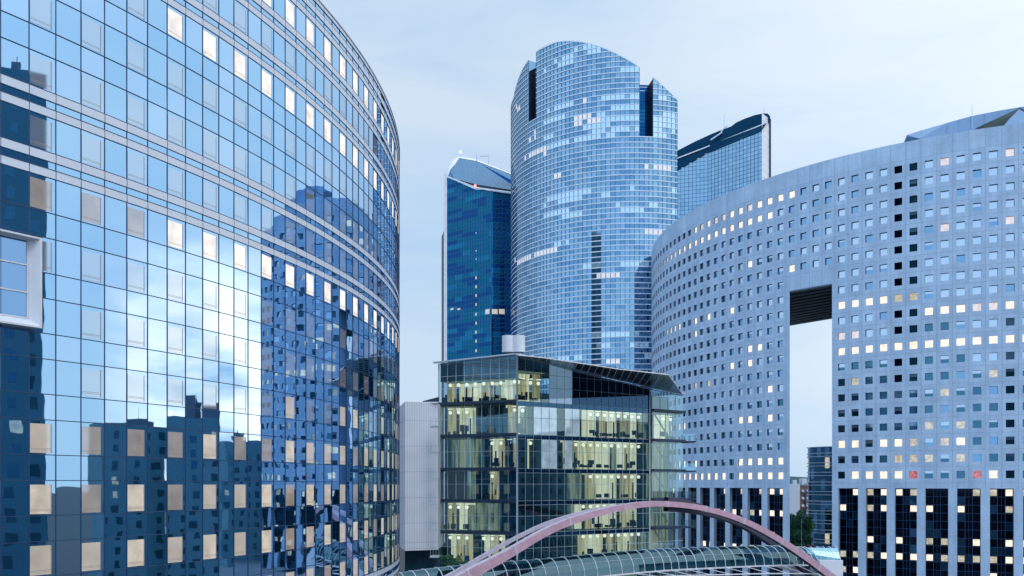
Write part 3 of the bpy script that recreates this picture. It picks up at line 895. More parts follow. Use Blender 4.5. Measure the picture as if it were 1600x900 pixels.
# ------------------------------------------------------------------ dark blue tower, left of centre
DB = 330
bt_ = thing('office_tower', 'dark blue faceted glass tower with slanted louvred crown and white left edge', 'tower', (-12, 330, 0))
def facade(mb, mv, mh, A, B, ztopf, cell, row, pick, zbase=0, lw=.09, lh=.09, lo=.05, cuttop=True):
    """planar curtain wall between plan points A and B"""
    A = Vector((A[0], A[1], 0)); B = Vector((B[0], B[1], 0)); ln = (B-A).length; nc = max(1, round(ln/cell))
    dr = (B-A).normalized(); nm_ = Vector((dr.y, -dr.x, 0))
    for c in range(nc):
        a = A.lerp(B, c/nc); b = A.lerp(B, (c+1)/nc); ta, tb = ztopf(c/nc), ztopf((c+1)/nc)
        r = 0; z0 = zbase
        while z0 < max(ta, tb)-.05:
            z1 = z0+row
            mb.quad(zz(a, z0), zz(b, z0), zz(b, min(z1, tb) if z0 < tb else z0), zz(a, min(z1, ta) if z0 < ta else z0), pick(c, r, nc))
            if mh is not None and z0 < min(ta, tb): 
                o = nm_*lo; mh.quad(zz(a+o, z0-lh/2), zz(b+o, z0-lh/2), zz(b+o, z0+lh/2), zz(a+o, z0+lh/2))
            z0 = z1; r += 1
        if mv is not None:
            o = nm_*lo*1.4; mv.quad(zz(a-dr*lw/2+o, zbase), zz(a+dr*lw/2+o, zbase), zz(a+dr*lw/2+o, ta), zz(a-dr*lw/2+o, ta))
g1_ = MB(); v1 = MB(); h1_ = MB()
pL, pM_, pRr = XY(698.5, 345), XY(768, 330), XY(830, 333)
zL = W(699, 276, 345).z; zM = W(743, 293, 333.5).z; zM2 = W(768, 297.5, 330).z; zRr = W(802, 303, 331.6).z
def pickd(seed):
    rr = random.Random(seed); memo = {}
    def f(c, r, nc):
        g_ = (c//rr_w(r), r)
        if g_ not in memo:
            memo[g_] = rr.choices([0, 1, 2, 3], [.42, .3, .14, .14])[0]
        return memo[g_]
    def rr_w(r): return 3+(r*7) % 5
    return f
facade(g1_, v1, h1_, pL, pM_, lambda u: zL+(zM-zL)*u/.64 if u < .64 else zM+(zM2-zM)*(u-.64)/.36, 1.35, 1.75, pickd(1), 0, .12, .1)
facade(g1_, v1, h1_, pM_, pRr, lambda u: zM2+(zRr-1-zM2)*u, 1.35, 1.75, pickd(2), 0, .12, .1)
g1_.build('glass_facade', [M['dtA'], M['dtB'], M['dtC'], M['dtD']], bt_)
v1.build('mullion', solid('navy_line', (.004, .04, .11), .5), bt_)
h1_.build('transom', solid('blue_line', (.02, .14, .28), .5), bt_)
e = MB()
pw = XY(693.5, 345.5)
e.poly([Vector((pw[0], pw[1], 0)), Vector((pL[0], pL[1]-.1, 0)), W(698.5, 272, 344.9), W(695, 268, 345.5), W(693.5, 274, 345.5)])
e.hexa([(pw[0], pw[1]+.2, 0), (pL[0], pL[1]+.2, 0), (pL[0], pL[1]+12, 0), (pw[0], pw[1]+12, 0), tuple(W(693.5, 272, 345.7)), tuple(W(698.5, 272, 345.2)), tuple(W(698.5, 272, 345.2)+Vector((0, 12, 0))), tuple(W(693.5, 272, 345.7)+Vector((0, 12, 0)))])
e.build('edge_fin', M['white'], bt_)
# crown: louvred back wall seen over the front parapet
cr_ = MB()
bL, bP, bR = W(702, 262, 362), W(717, 244.5, 366), W(812, 278, 356)
fa, fb, fc = W(700, 275, 346.5), W(743, 292, 336), W(830, 304, 334)
edge_b = [W(701, 274, 356), W(703, 262, 360), W(709, 251, 364), W(717, 245, 366), W(745, 250, 364), W(812, 277, 358)]
edge_f = [fa, fa.lerp(fb, .15), fa.lerp(fb, .4), fa.lerp(fb, .75), fb, fc]
nl = 26
for i in range(len(edge_b)-1):
    for s in range(nl):
        u0, u1 = s/nl, (s+.72)/nl
        cr_.quad(edge_f[i].lerp(edge_b[i], u0), edge_f[i+1].lerp(edge_b[i+1], u0), edge_f[i+1].lerp(edge_b[i+1], u1), edge_f[i].lerp(edge_b[i], u1), 0)
        off_ = Vector((0, 0, -.15)); u2 = (s+1)/nl
        cr_.quad(edge_f[i].lerp(edge_b[i], u1)+off_, edge_f[i+1].lerp(edge_b[i+1], u1)+off_, edge_f[i+1].lerp(edge_b[i+1], u2)+off_, edge_f[i].lerp(edge_b[i], u2)+off_, 1)
crown = cr_.build('crown', [M['louver'], matte('louvre_gap', (.002, .09, .25))], bt_)
sh = MB(); sh.poly([W(752, 256.5, 345), W(802, 283, 340), W(802, 290, 339), W(775, 272, 342)]); sh.build('crown_rib', M['dtB'], crown)
rim = MB()
for i in range(len(edge_b)-1):
    wdt = 2.0 if i < 3 else .9
    a, b = edge_b[i], edge_b[i+1]
    a2 = a.lerp(edge_f[i], .24 if i < 3 else .06); b2 = b.lerp(edge_f[i+1], .24 if i < 2 else .06)
    up = Vector((0, -.3, .12))
    rim.quad(a+up, b+up, b2+up, a2+up)
    rim.bar(a+Vector((0,0,.3)), b+Vector((0,0,.3)), .35, .35)
rim.build('crown_rim', M['white'], crown)
pr_ = MB()
for a, b in ((W(699, 276, 344.5), W(743, 293, 333)), (W(743, 293, 333), W(768, 297.6, 329.6)), (W(768, 297.6, 329.6), W(820, 305, 331))):
    pr_.bar(a, b, .5, .55)
pr_.build('parapet', M['white'], bt_)
dk = MB()
for a, b in ((W(720, 284, 341), W(743, 291.2, 335)), (W(743, 291.2, 335), W(825, 303, 332.6))): dk.bar(a+Vector((0,.5,.55)), b+Vector((0,.5,.55)), .3, .6)
dk.build('gutter', M['slot'], bt_)
mc = MB()
mc.bar(W(763.5, 244, 350), W(763.5, 257, 350), .22); mc.bar(W(750, 244.3, 350), W(764, 243.6, 350), .2); mc.bar(W(745, 242, 351), W(745, 251, 351), .4)
mc.bar(W(719, 239, 364), W(719, 245, 364), .15)
mc.build('roof_crane', M['steel'], bt_)
mb = MB(); ball(mb, W(742.5, 290, 331), .45); mb.build('beacon', M['redlamp'], bt_)
mb = MB(); ball(mb, W(719.5, 237.5, 364), .45); mb.build('beacon', M['whitelamp'], bt_)
# stair lights and lit offices on the tower
A_ = Vector((*pL, 0)); B_ = Vector((*pM_, 0)); C_ = Vector((*pRr, 0))
nrmL = Vector(((B_-A_).y, -(B_-A_).x, 0)).normalized()
def on_face(P, Q, px, py, wd, ht, off=.15):
    """a rectangle of wd x ht metres on the plane P-Q where the pixel ray meets it"""
    d = Vector(((px-800)/F, 1, 0)); n_ = Vector(((Q-P).y, -(Q-P).x, 0)).normalized()
    t = (P.dot(n_))/(d.dot(n_)); c = d*t; z = H+(HZ-py)/F*t; dr = (Q-P).normalized(); c = c+n_*off
    return [zz(c-dr*wd/2, z-ht/2), zz(c+dr*wd/2, z-ht/2), zz(c+dr*wd/2, z+ht/2), zz(c-dr*wd/2, z+ht/2)]
for i, y in enumerate([434, 448, 462, 476, 491, 505, 519, 533, 548, 405, 392, 364]):
    mb = MB(); mb.quad(*on_face(A_, B_, 744.3, y, .75 if i < 9 else .5, 1.1 if i < 9 else .6)); mb.build('lit_window', M['towerD'] if i > 8 else M['paneWarm'], bt_)
for x in (762, 773, 784): 
    mb = MB(); mb.quad(*on_face(A_, B_, x, 487, 2.2, 1.9) if x < 768 else on_face(B_, C_, x, 487, 2.2, 1.9)); mb.build('lit_window', M['paneWarm'], bt_)
for x in (706.5, 717.5):
    mb = MB(); mb.quad(*on_face(A_, B_, x, 483, 1.6, .7)); mb.build('lit_window', M['paneWarm'], bt_)
bb_ = MB(); bb_.prism([XY(699, 346.5), XY(768, 331.5), XY(829, 334.5), (20, 365), (-30, 368)], 0, zRr-6); bb_.build('wall', M['slot'], bt_)

# ------------------------------------------------------------------ rear tower with sloping dark roof, right of centre
gt = thing('glass_tower', 'farther glass tower with dark sloping roof edge, partly behind the tallest tower', 'tower', (110, 420, 0))
q0, q1, q2 = XY(1040, 424), XY(1106, 418), XY(1190.5, 398)
zA, zB, zC = W(1040, 277, 424).z, W(1106, 238.5, 418).z, W(1190.5, 203.5, 398).z
g2_ = MB(); v2 = MB(); h2_ = MB()
r5 = random.Random(8)
facade(g2_, v2, h2_, q0, q1, lambda u: zA+(zB-zA)*u, 1.9, 1.9, lambda c, r, n: 1 if r5.random() < .8 else 0, 0, .2, .17)
facade(g2_, v2, h2_, q1, q2, lambda u: zB+(zC-zB)*u, 1.9, 1.9, lambda c, r, n: 0 if r5.random() < .75 else 1, 0, .2, .17)
g2_.build('glass_facade', [M['towerA'], M['towerB']], gt)
v2.build('mullion', M['tlineV'], gt); h2_.build('transom', M['tlineV'], gt)
s_ = MB(); qa, qb = XY(1190.5, 398), XY(1202, 404)
nst = 60
for i in range(nst):
    z0 = i*(W(1190.5,203.5,398).z+8)/nst; z1 = z0+(W(1190.5,203.5,398).z+8)/nst*.72
    s_.quad((qa[0], qa[1], z0), (qb[0], qb[1], z0), (qb[0], qb[1], z1), (qa[0], qa[1], z1), 0)
    z2 = (i+1)*(W(1190.5,203.5,398).z+8)/nst
    s_.quad((qa[0], qa[1]+.1, z1), (qb[0], qb[1]+.1, z1), (qb[0], qb[1]+.1, z2), (qa[0], qa[1]+.1, z2), 1)
s_.quad(W(1190.5, 203, 398), W(1202, 193, 404), W(1202, 190, 404), W(1197, 191, 402), 0)
s_.build('side_wall', [M['white'], M['tlineH']], gt)
s2 = MB(); s2.bar((XY(1203, 404)[0], 404, 0), W(1203, 186, 404), .8, .8); s2.build('edge_mullion', M['slot'], gt)
# roof edge: lower dark band, white line, upper dark fin
rb = MB()
rb.quad(W(1040, 277, 423.5), W(1106, 238.5, 417.5), W(1106, 227.5, 417.5), W(1040, 255, 423.5))
rb.quad(W(1106, 238.5, 417.5), W(1190.5, 203.5, 397.5), W(1198, 193, 397.5), W(1106, 227.5, 417.5))
up_ = [(1040, 246, 243), (1059, 235, 246), (1085, 221.5, 238), (1110, 210, 226), (1128, 202.5, 218.5), (1137, 199.5, 214.5), (1143, 197, 211.5), (1150, 191.5, 209), (1163, 185.5, 205), (1180, 179.5, 199.5), (1193, 177, 195), (1200, 177.5, 192), (1203.5, 182, 191)]
for a, b in zip(up_, up_[1:]):
    da = 430-(a[0]-1040)*.17; db = 430-(b[0]-1040)*.17
    ya = 254-(a[0]-1040)*.385; yb = 254-(b[0]-1040)*.385
    A0, B0, B1, A1 = W(a[0], ya, da), W(b[0], yb, db), W(b[0], b[1], db), W(a[0], a[1], da)
    rb.quad(A0, B0, B1, A1); th2 = Vector((0, 6, 0)); rb.quad(A1, B1, B1+th2, A1+th2); rb.quad(A0+th2, B0+th2, B1+th2, A1+th2)
roof_ = rb.build('roof', matte('dark_roof', (.008, .05, .11)), gt)
ln_ = MB(); ln_.bar(W(1040, 254.5, 423), W(1120, 223.5, 416), .35, .5); ln_.bar(W(1120, 223.5, 416), W(1199, 191.5, 397), .35, .5); ln_.build('roof_trim', M['white'], roof_)
ae = MB()
for x, y0, y1 in ((1131.5, 178, 200), (1194, 169, 178)): ae.bar(W(x, y0, 415), W(x, y1, 415), .2)
ae.bar(W(1126, 206, 415), W(1136, 197, 415), .6); ae.bar(W(1110, 219, 415), W(1128, 207, 415), .9, .6)
ae.build('aerial', M['steel'], gt)
bb2 = MB(); bb2.prism([XY(1041, 425.5), XY(1106, 419.5), XY(1190, 400), XY(1202, 405), (133, 455), (90, 460)], 0, zA-2); bb2.build('wall', M['slot'], gt)

# ------------------------------------------------------------------ glass office block in the middle
mo = thing('office_block', 'low glass office block with lit floors and sloping glazed roof behind the pink arch', 'office block', (5, 140, 0))
S = 1.35       # chosen scale on depth and size, set to place block and bridge reflections
ZF = [0.0] + [H+z*S for z in (-16.9, -13.2, -9.45, -5.63, -1.9, 1.85, 5.8, 9.65)]
mL, mC, mR, mR2 = Vector((*XY(686.5, (104)*S), 0)), Vector((*XY(808, (100)*S), 0)), Vector((*XY(1015, (111.5)*S), 0)), Vector((*XY(1067, (115.5)*S), 0))
def roofz(u):       # along corner -> right end
    P = [(0, 14.96), (.24, 14.3), (.42, 13.77), (.65, 13.2), (.87, 12.75), (1, 12.4)]
    for (a, x), (b, y) in zip(P, P[1:]):
        if a <= u <= b: return H+S*(x+(y-x)*(u-a)/(b-a))
    return H+S*P[-1][1]
zrl = lambda u: H+S*(14.55+(14.96-14.55)*u)
opq = MB(); mg = MB(); mv = MB(); msn = MB(); led = MB(); slb = MB(); rm = MB(); dks = MB(); lamps = MB()
r6 = random.Random(21)
def mface(P, Q, ncell, ztopf, spandrel, litf, ledge, depth=4.0, mids=(.52,), thin=.06):
    dr = (Q-P).normalized(); nm_ = Vector((dr.y, -dr.x, 0)); ln = (Q-P).length
    inn = -nm_*depth; run = 0; cur = 3
    for c in range(ncell):
        a = P.lerp(Q, c/ncell); b = P.lerp(Q, (c+1)/ncell)
        for f in range(len(ZF)):
            z0 = ZF[f]; last = f == len(ZF)-1
            z1a, z1b = (ztopf(c/ncell), ztopf((c+1)/ncell)) if last else (ZF[f+1], ZF[f+1])
            sp = .5*S if spandrel else 0
            s = litf(f, (c+.5)/ncell)
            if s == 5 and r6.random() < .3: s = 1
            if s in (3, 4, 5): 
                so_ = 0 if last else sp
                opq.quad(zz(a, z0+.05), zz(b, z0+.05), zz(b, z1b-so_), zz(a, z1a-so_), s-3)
                if not last: msn.quad(zz(a, z1a-sp), zz(b, z1b-sp), zz(b, z1b+.05), zz(a, z1a+.05))
                continue
            mg.quad(zz(a, z0+.05), zz(b, z0+.05), zz(b, z1b-sp), zz(a, z1a-sp))
            if spandrel and not last: msn.quad(zz(a, z1a-sp), zz(b, z1b-sp), zz(b, z1b+.05), zz(a, z1a+.05))
            if spandrel and last: mg.quad(zz(a, z1a-sp), zz(b, z1b-sp), zz(b, z1b), zz(a, z1a))
            # room behind
            a2, b2 = a+inn, b+inn
            zt_r_ = z0+(2.7 if not spandrel else 3.6)*S if last else 99
            sm = s
            if s == 1:
                run -= 1
                if run <= 0: run = r6.choice([1, 1, 2, 3]); cur = r6.choices([3, 4, 5, 1], [.46, .24, .14, .16])[0]
                sm = cur
            ta_, tb_ = min(z1a-.3, zt_r_), min(z1b-.3, zt_r_)
            off_r = -inn*(.0 if sm != 4 else .25)
            rm.quad(zz(a2+off_r, z0+.1), zz(b2+off_r, z0+.1), zz(b2+off_r, tb_), zz(a2+off_r, ta_), sm)
            if last and s in (1, 2): rm.quad(zz(a2, ta_), zz(b2, tb_), zz(b2-inn*.9, tb_+.05), zz(a2-inn*.9, ta_+.05), 2); rm.quad(zz(a2-inn*.9, ta_), zz(b2-inn*.9, tb_), zz(b2-inn*.9, z1b-.3), zz(a2-inn*.9, z1a-.3), 0)
            if s == 1:   # glowing strip high on the back wall, standing for lamplight
                zc0 = min(ta_, tb_)-.02
                if r6.random() < .6: rm.quad(zz(a2-inn*.05, zc0-.5), zz(b2-inn*.05, zc0-.5), zz(b2-inn*.05, zc0), zz(a2-inn*.05, zc0), 3)
            if s == 1:
                u = .5; m_ = a.lerp(b, u)+inn*.55; zc = min(z1a, z1b)-.62 if not last else z0+3.9
                lamps.box(m_.x-.42, m_.x+.42, m_.y-.35, m_.y+.35, zc-.04, zc+.02); ball(lamps, Vector((m_.x, m_.y+.6, zc-.55)), .30)
                if r6.random() < .9:
                    m2 = a.lerp(b, r6.random())+inn*.35; hgt = r6.uniform(.7, 1.25)
                    dks.box(m2.x-.45, m2.x+.45, m2.y-.2, m2.y+.2, z0+.35, z0+hgt)
                if r6.random() < .3:
                    m2 = a.lerp(b, r6.random())+inn*.6; dks.box(m2.x-.12, m2.x+.12, m2.y-.1, m2.y+.1, z0+.1, z0+2.9)
                if r6.random() < .35:
                    m2 = a.lerp(b, r6.random())+inn*.8; dks.box(m2.x-.5, m2.x+.5, m2.y-.1, m2.y+.1, z0+.9, z0+r6.uniform(1.3, 2.0))
        mv.bar(zz(a, 0)+nm_*.03, zz(a, ztopf(c/ncell))+nm_*.03, thin, .07)
        # transoms
        for f in range(len(ZF)):
            z0 = ZF[f]; last = f == len(ZF)-1; z1 = ZF[f+1] if not last else ztopf((c+.5)/ncell)
            zs = [z0+(z1-z0)*m for m in mids]
            if spandrel and not last: zs += [z1-.5*S, z1]
            if last: zs = [z0+1.8*S, z0+3.3*S]
            for z in zs:
                if z < z1+.01: mv.bar(zz(a, z)+nm_*.03, zz(b, z)+nm_*.03, thin, thin*.9)
    for f, z in enumerate(ZF[1:]):
        a, b = P, Q
        slb.poly([zz(a, z-.12)-nm_*.12, zz(b, z-.12)-nm_*.12, zz(b, z-.12)-nm_*6, zz(a, z-.12)-nm_*6])
        slb.poly([zz(a, z-.38)-nm_*.12, zz(b, z-.38)-nm_*.12, zz(b, z-.38)-nm_*6, zz(a, z-.38)-nm_*6])
        slb.quad(zz(a, z-.38)-nm_*.12, zz(b, z-.38)-nm_*.12, zz(b, z-.12)-nm_*.12, zz(a, z-.12)-nm_*.12)
        if ledge: led_ = MB(); led_.bar(zz(a, z)+nm_*.3-dr*.25, zz(b, z)+nm_*.3, .95, .42); led_.build('ledge', M['ledge'], mo)
def pxu(P, Q, px):
    d = Vector(((px-800)/F, 1)); # param along P-Q of pixel column
    ex, ey = Q.x-P.x, Q.y-P.y
    # P + u e = t d
    den = ex*d.y-ey*d.x; return (d.x*P.y-d.y*P.x)/den
def zone(P, Q, table):
    tb = {}
    for f, lst_ in table.items(): tb[f] = [(pxu(P, Q, a), pxu(P, Q, b), s) for a, b, s in lst_]
    def fn(f, u):
        for a, b, s in tb.get(f, ()):
            if a <= u <= b: return s
        return 0
    return fn
litL = zone(mL, mC, {8: [(686, 808, 1)], 7: [(686, 729, 1), (795, 808, 2)], 6: [(690, 745, 2), (752, 795, 1)], 5: [(752, 772, 1), (710, 722, 2)], 4: [(686, 728, 1), (728, 772, 2)], 3: [(686, 732, 1), (742, 782, 1)]})
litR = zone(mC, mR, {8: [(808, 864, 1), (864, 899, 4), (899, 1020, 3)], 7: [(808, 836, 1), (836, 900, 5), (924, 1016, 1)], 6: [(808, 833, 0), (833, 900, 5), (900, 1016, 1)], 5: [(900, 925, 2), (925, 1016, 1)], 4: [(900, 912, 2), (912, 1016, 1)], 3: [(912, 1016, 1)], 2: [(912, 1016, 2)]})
litE = zone(mR, mR2, {7: [(1016, 1030, 2), (1045, 1067, 1)], 6: [(1030, 1067, 2)], 5: [(1030, 1067, 2)], 4: [(1025, 1067, 2)], 3: [(1020, 1067, 2)]})
mface(mL, mC, 9, zrl, False, litL, True, 4.2)
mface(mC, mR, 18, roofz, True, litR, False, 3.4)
mRr = mR+Vector((.6, 1.0, 0))
mface(mRr, mR2, 4, lambda u: H+S*(12.2-.2*u), False, litE, True, 3.5)
mg.build('glass_facade', M['mglass'], mo)
opq.build('opaque_glazing', [mirror('navy_pane', (.04, .10, .20), .03, mix=.7, body=(.004,.015,.045)), lit('bluegrey_pane', (.16, .28, .42), 1.0, .25, var=.15), lit('sky_reflection_pane', (.46, .62, .74), 1.0, .35, var=.45, scale=.7)], mo)  # blue-grey and pale panes glow in place of reflected sky
split_build(msn, 'spandrel', M['mspan'], mo, lambda c: min(range(len(ZF)), key=lambda q: abs(ZF[q]-.25*S-c[2])))
mv.build('mullion', M['mullW'], mo)
slb.build('floor_slab', M['slab'], mo)
rm.build('office_interior', [M['roomdark'], M['room1'], M['room2'], M['roomA'], M['roomB'], M['roomC']], mo)
dks.build('office_furniture', M['desk'], mo)
lamps.build('ceiling_lamp', M['roomlamp'], mo)['kind'] = 'stuff'
cn = MB()
cn.bar(zz(mC, 0)+Vector((0,-.15,0)), zz(mC, H+15.0*S)+Vector((0,-.15,0)), .3, .3)
cn.bar(zz(mL, 0)+Vector((-.1,-.1,0)), zz(mL, H+14.5*S)+Vector((-.1,-.1,0)), .2, .2)
cn.bar(zz(mR, 0)+Vector((0,-.15,0)), zz(mR, H+12.2*S)+Vector((0,-.15,0)), .22, .22)
cn.build('corner_post', M['mullW'], mo)
br = MB()
drE = (mR2-mRr).normalized(); inE = Vector((-drE.y, drE.x, 0))*.9
for f in range(1, 8):
    a = mRr.lerp(mR2, .18)+inE; b = mRr.lerp(mR2, .72)+inE
    br.bar(zz(a, ZF[f+1]-.5 if f < 9 else 0), zz(b, ZF[f]+.1), .22, .22)
    for u in (.62, .85): c_ = mRr.lerp(mR2, u)+inE*1.6; br.bar(zz(c_, ZF[f]), zz(c_, ZF[f+1]), .22, .22)
br.build('brace', solid('cream_steel', (.75, .72, .55), .5), mo)
# side balconies past the right corner
for f in range(3, 8):
    bl_ = MB(); z = ZF[f]; a = mR2; b = Vector((*XY(1088, (115)*S), 0))
    bl_.hexa([tuple(zz(a, z-.3)), tuple(zz(b, z-.22)), tuple(zz(b, z-.22)+Vector((0,3,0))), tuple(zz(a, z-.3)+Vector((0,3,0))), tuple(zz(a, z)), tuple(zz(b, z)), tuple(zz(b, z)+Vector((0,3,0))), tuple(zz(a, z)+Vector((0,3,0)))])
    bl_.build('balcony', M['ledge'], mo); rl = MB(); rl.quad(zz(a, z), zz(b, z), zz(b, z+1.3), zz(a, z+1.3)); rl.build('balcony_glass', M['mglass'], mo)
# roof: eave beam and sloping dark glazing
ev = MB(); npt = 18
evp = [zz(mC.lerp(mR, i/npt), roofz(i/npt)+.1) for i in range(npt+1)] + [zz(mR2, H+12.0*S)]
nmr = Vector(((mR-mC).y, -(mR-mC).x, 0)).normalized()
for a, b in zip(evp, evp[1:]): ev.bar(a+nmr*.5, b+nmr*.5, .5, .16); 
for a, b in zip(evp, evp[1:]): ev.bar(a+nmr*.1-Vector((0,0,.25)), b+nmr*.1-Vector((0,0,.25)), .12, .12)
ev.bar(zz(mL, zrl(0)+.1)+Vector((-.9,-.3,0)), zz(mC, zrl(1)+.15)+Vector((0,-.45,0)), .7, .2)
ev.build('eave', M['mullW'], mo)
tp_px = [(808, 554.5, 103), (850, 559, 106), (893, 565.5, 110), (930, 571, 113), (965, 576.5, 116), (1005, 581, 119), (1044, 585.5, 122)]
sg = MB(); ss = MB()
def interp(T, u):
    s = u*(len(T)-1); i = min(int(s), len(T)-2); return T[i].lerp(T[i+1], s-i)
Tq = [W(*t) for t in tp_px]
NR = 21
for i in range(NR):
    e0_, e1_ = interp(evp, i/NR), interp(evp, (i+1)/NR)
    t0_, t1_ = interp(Tq, i/NR), interp(Tq, (i+1)/NR)
    sg.quad(e0_, e1_, t1_, t0_, 0 if i > 5 else 1)
    ss.bar(e0_+Vector((0,-.05,.06)), t0_+Vector((0,-.05,.06)), .2, .12)
ss.bar(interp(evp, 1), interp(Tq, 1), .12, .1)
for i in range(len(Tq)-1): ss.bar(Tq[i], Tq[i+1], .12, .12)
rfm = sg.build('roof', [mirror('dark_roof_glass', (.015, .05, .09), .15, mix=.7, body=(.004,.015,.03)), mirror('pale_roof_glass', (.12, .24, .36), .12, mix=.7, body=(.02,.06,.1))], mo)
ss.build('roof_seam', M['white'], rfm)
cr2 = MB(); cr2.prism([(mL.x+.5, mL.y+5), (mC.x+.2, mC.y+5), (mR.x-2, mR.y+6), (mR2.x-1.5, mR2.y+5), (mR2.x, 182), (-12, 175)], 0, H+11.2*S); cr2.build('wall', M['roomdark'], mo)
tr_ = MB(); tr_.poly([zz(mL, zrl(0)), zz(mC, zrl(1)), W(850, 559, 106*S), W(1044, 585.5, 122*S), Vector((-12, 165, zrl(0)))]); tr_.build('flat_roof', M['roofgrey'], mo)
for i, (x, wd) in enumerate(((794, 1.75), (810.5, 1.8))):
    mb = MB(); c = W(x, 540, 122); z0, z1 = H+13.8*S, W(x, 525, 122).z
    n_ = 20
    for j in range(n_):
        a0, a1 = 2*pi*j/n_, 2*pi*(j+1)/n_
        P0 = Vector((c.x+wd/2*cos(a0)*1.0, c.y+wd/2*sin(a0), 0)); P1 = Vector((c.x+wd/2*cos(a1), c.y+wd/2*sin(a1), 0))
        mb.quad(zz(P0, z0), zz(P1, z0), zz(P1, z1), zz(P0, z1))
        mb.quad(zz(P0, z1), zz(P1, z1), Vector((c.x, c.y, z1+.1)), Vector((c.x, c.y, z1+.1)))
    o = mb.build('vent_stack', M['white'], mo)

# ------------------------------------------------------------------ pale windowless concrete block
SC = 1.06  # depth and height factor, picked to bring this block forward into more light
cb = thing('concrete_building', 'pale windowless panelled concrete block overhanging between mirror building and office block', 'building', (-13, 134, 0))
c0, c1, c2 = Vector((*XY(618, (127.5)*SC), 0)), Vector((*XY(633, (125)*SC), 0)), Vector((*XY(684, (127)*SC), 0))
zt1, zb1 = H+12.0*SC, H-9.6*SC
mb = MB()
back_ = [c2+Vector((0, 10, 0)), c0+Vector((0, 9, 0))]
P_ = [c0, c1, c2]+back_
zt0 = zt1-1.1
mb.quad(zz(c0, zb1+.9), zz(c1, zb1), zz(c1, zt1), zz(c0, zt0)); mb.quad(zz(c1, zb1), zz(c2, zb1), zz(c2, zt1), zz(c1, zt1))
mb.quad(zz(c2, zb1), zz(back_[0], zb1), zz(back_[0], zt1), zz(c2, zt1)); mb.poly([zz(c0, zt0), zz(c1, zt1), zz(c2, zt1), zz(back_[0], zt1), zz(back_[1], zt0)])
mb.poly([zz(c0, zb1+.9), zz(c1, zb1), zz(c2, zb1), zz(back_[0], zb1), zz(back_[1], zb1+.9)])
mb.quad(zz(c0, zb1+.9), zz(back_[1], zb1+.9), zz(back_[1], zt0), zz(c0, zt0))
mb.build('wall', M['cwhite'], cb)
jn = MB()
dz_ = Vector((0, -.012, 0))
for i in range(1, 14):
    a = c1.lerp(c2, i/14); jn.quad(zz(a, zb1)+dz_-Vector((.022,0,0)), zz(a, zb1)+dz_+Vector((.022,0,0)), zz(a, zt1)+dz_+Vector((.022,0,0)), zz(a, zt1)+dz_-Vector((.022,0,0)))
for i in range(0, 7):
    z = H+(9.25-3.72*i)*SC if i < 6 else zb1+1.2
    jn.quad(zz(c1, z)+dz_, zz(c2, z)+dz_, zz(c2, z+.07)+dz_, zz(c1, z+.07)+dz_)
    jn.quad(zz(c0, z-.5)+dz_*2, zz(c1, z)+dz_*2, zz(c1, z+.07)+dz_*2, zz(c0, z-.43)+dz_*2)
jn.build('panel_joint', M['cjoint'], cb)
bs = MB(); bs.box(c0.x+1, c2.x, 131*SC, 143*SC, 0, zb1); bs.build('base', M['roomdark'], cb)
for i in range(6):
    z = H+(8.4-3.72*i)*SC; mb = MB(); x0 = XY(672, (123)*SC)[0]; x1 = XY(686, (123)*SC)[0]
    mb.box(x0, x1, 122.5*SC, 124.8*SC, z-.2, z); mb.bar((x0+.1, 122.6*SC, z+1), (x1, 122.6*SC, z+1), .05)
    for u in (0, .33, .66, 1): mb.bar((x0+.1+(x1-x0-.1)*u, 122.6*SC, z), (x0+.1+(x1-x0-.1)*u, 122.6*SC, z+1), .04)
    mb.build('balcony', M['mullW'], cb)

pp = MB(); pp.hexa([tuple(W(x, y, D)) for x, y, D in ((660, 628, 134), (686, 628, 134), (686, 628, 138), (660, 628, 138), (661, 626.5, 134), (686, 620, 134), (686, 620, 138), (661, 626.5, 138))])
pp.build('roof', M['ledge'], cb)
# ------------------------------------------------------------------ footbridge: glazed vault hung under a pink arch
fb_ = thing('footbridge', 'glazed tubular footbridge carried by a pink double arch across the foreground', 'footbridge', (8, 88, 0))
def smooth(Pp, n):
    """Catmull-Rom through points"""
    out = []
    P_ = [Pp[0]*2-Pp[1]]+list(Pp)+[Pp[-1]*2-Pp[-2]]
    for i in range(1, len(P_)-2):
        for s in range(n):
            t = s/n; a, b, c, d = P_[i-1], P_[i], P_[i+1], P_[i+2]
            out.append(.5*((2*b)+(c-a)*t+(2*a-5*b+4*c-d)*t*t+(3*b-a-3*c+d)*t*t*t))
    out.append(Pp[-1]); return out
near = smooth([W(p[0], p[1], p[2]*S) for p in ((600, 1004, 68), (680, 933, 71), (730, 899, 73), (790, 867, 75.5), (860, 827, 78), (930, 802, 81), (1000, 788.5, 84.5), (1050, 788, 87), (1100, 795, 89.5), (1150, 810, 92), (1200, 834, 94.5), (1250, 866, 97), (1296, 900, 99.5), (1340, 935, 101))], 5)
far = smooth([W(p[0], p[1], p[2]*S) for p in ((575, 1000, 73), (660, 927, 76), (712, 895, 78), (760, 866, 79), (810, 838.5, 80), (860, 816, 81), (930, 797, 82.5), (1000, 789, 85.2), (1050, 788.5, 87.8), (1100, 798, 91.5), (1150, 815, 96), (1190, 838, 99.5), (1230, 866, 103), (1270, 899, 106))], 5)
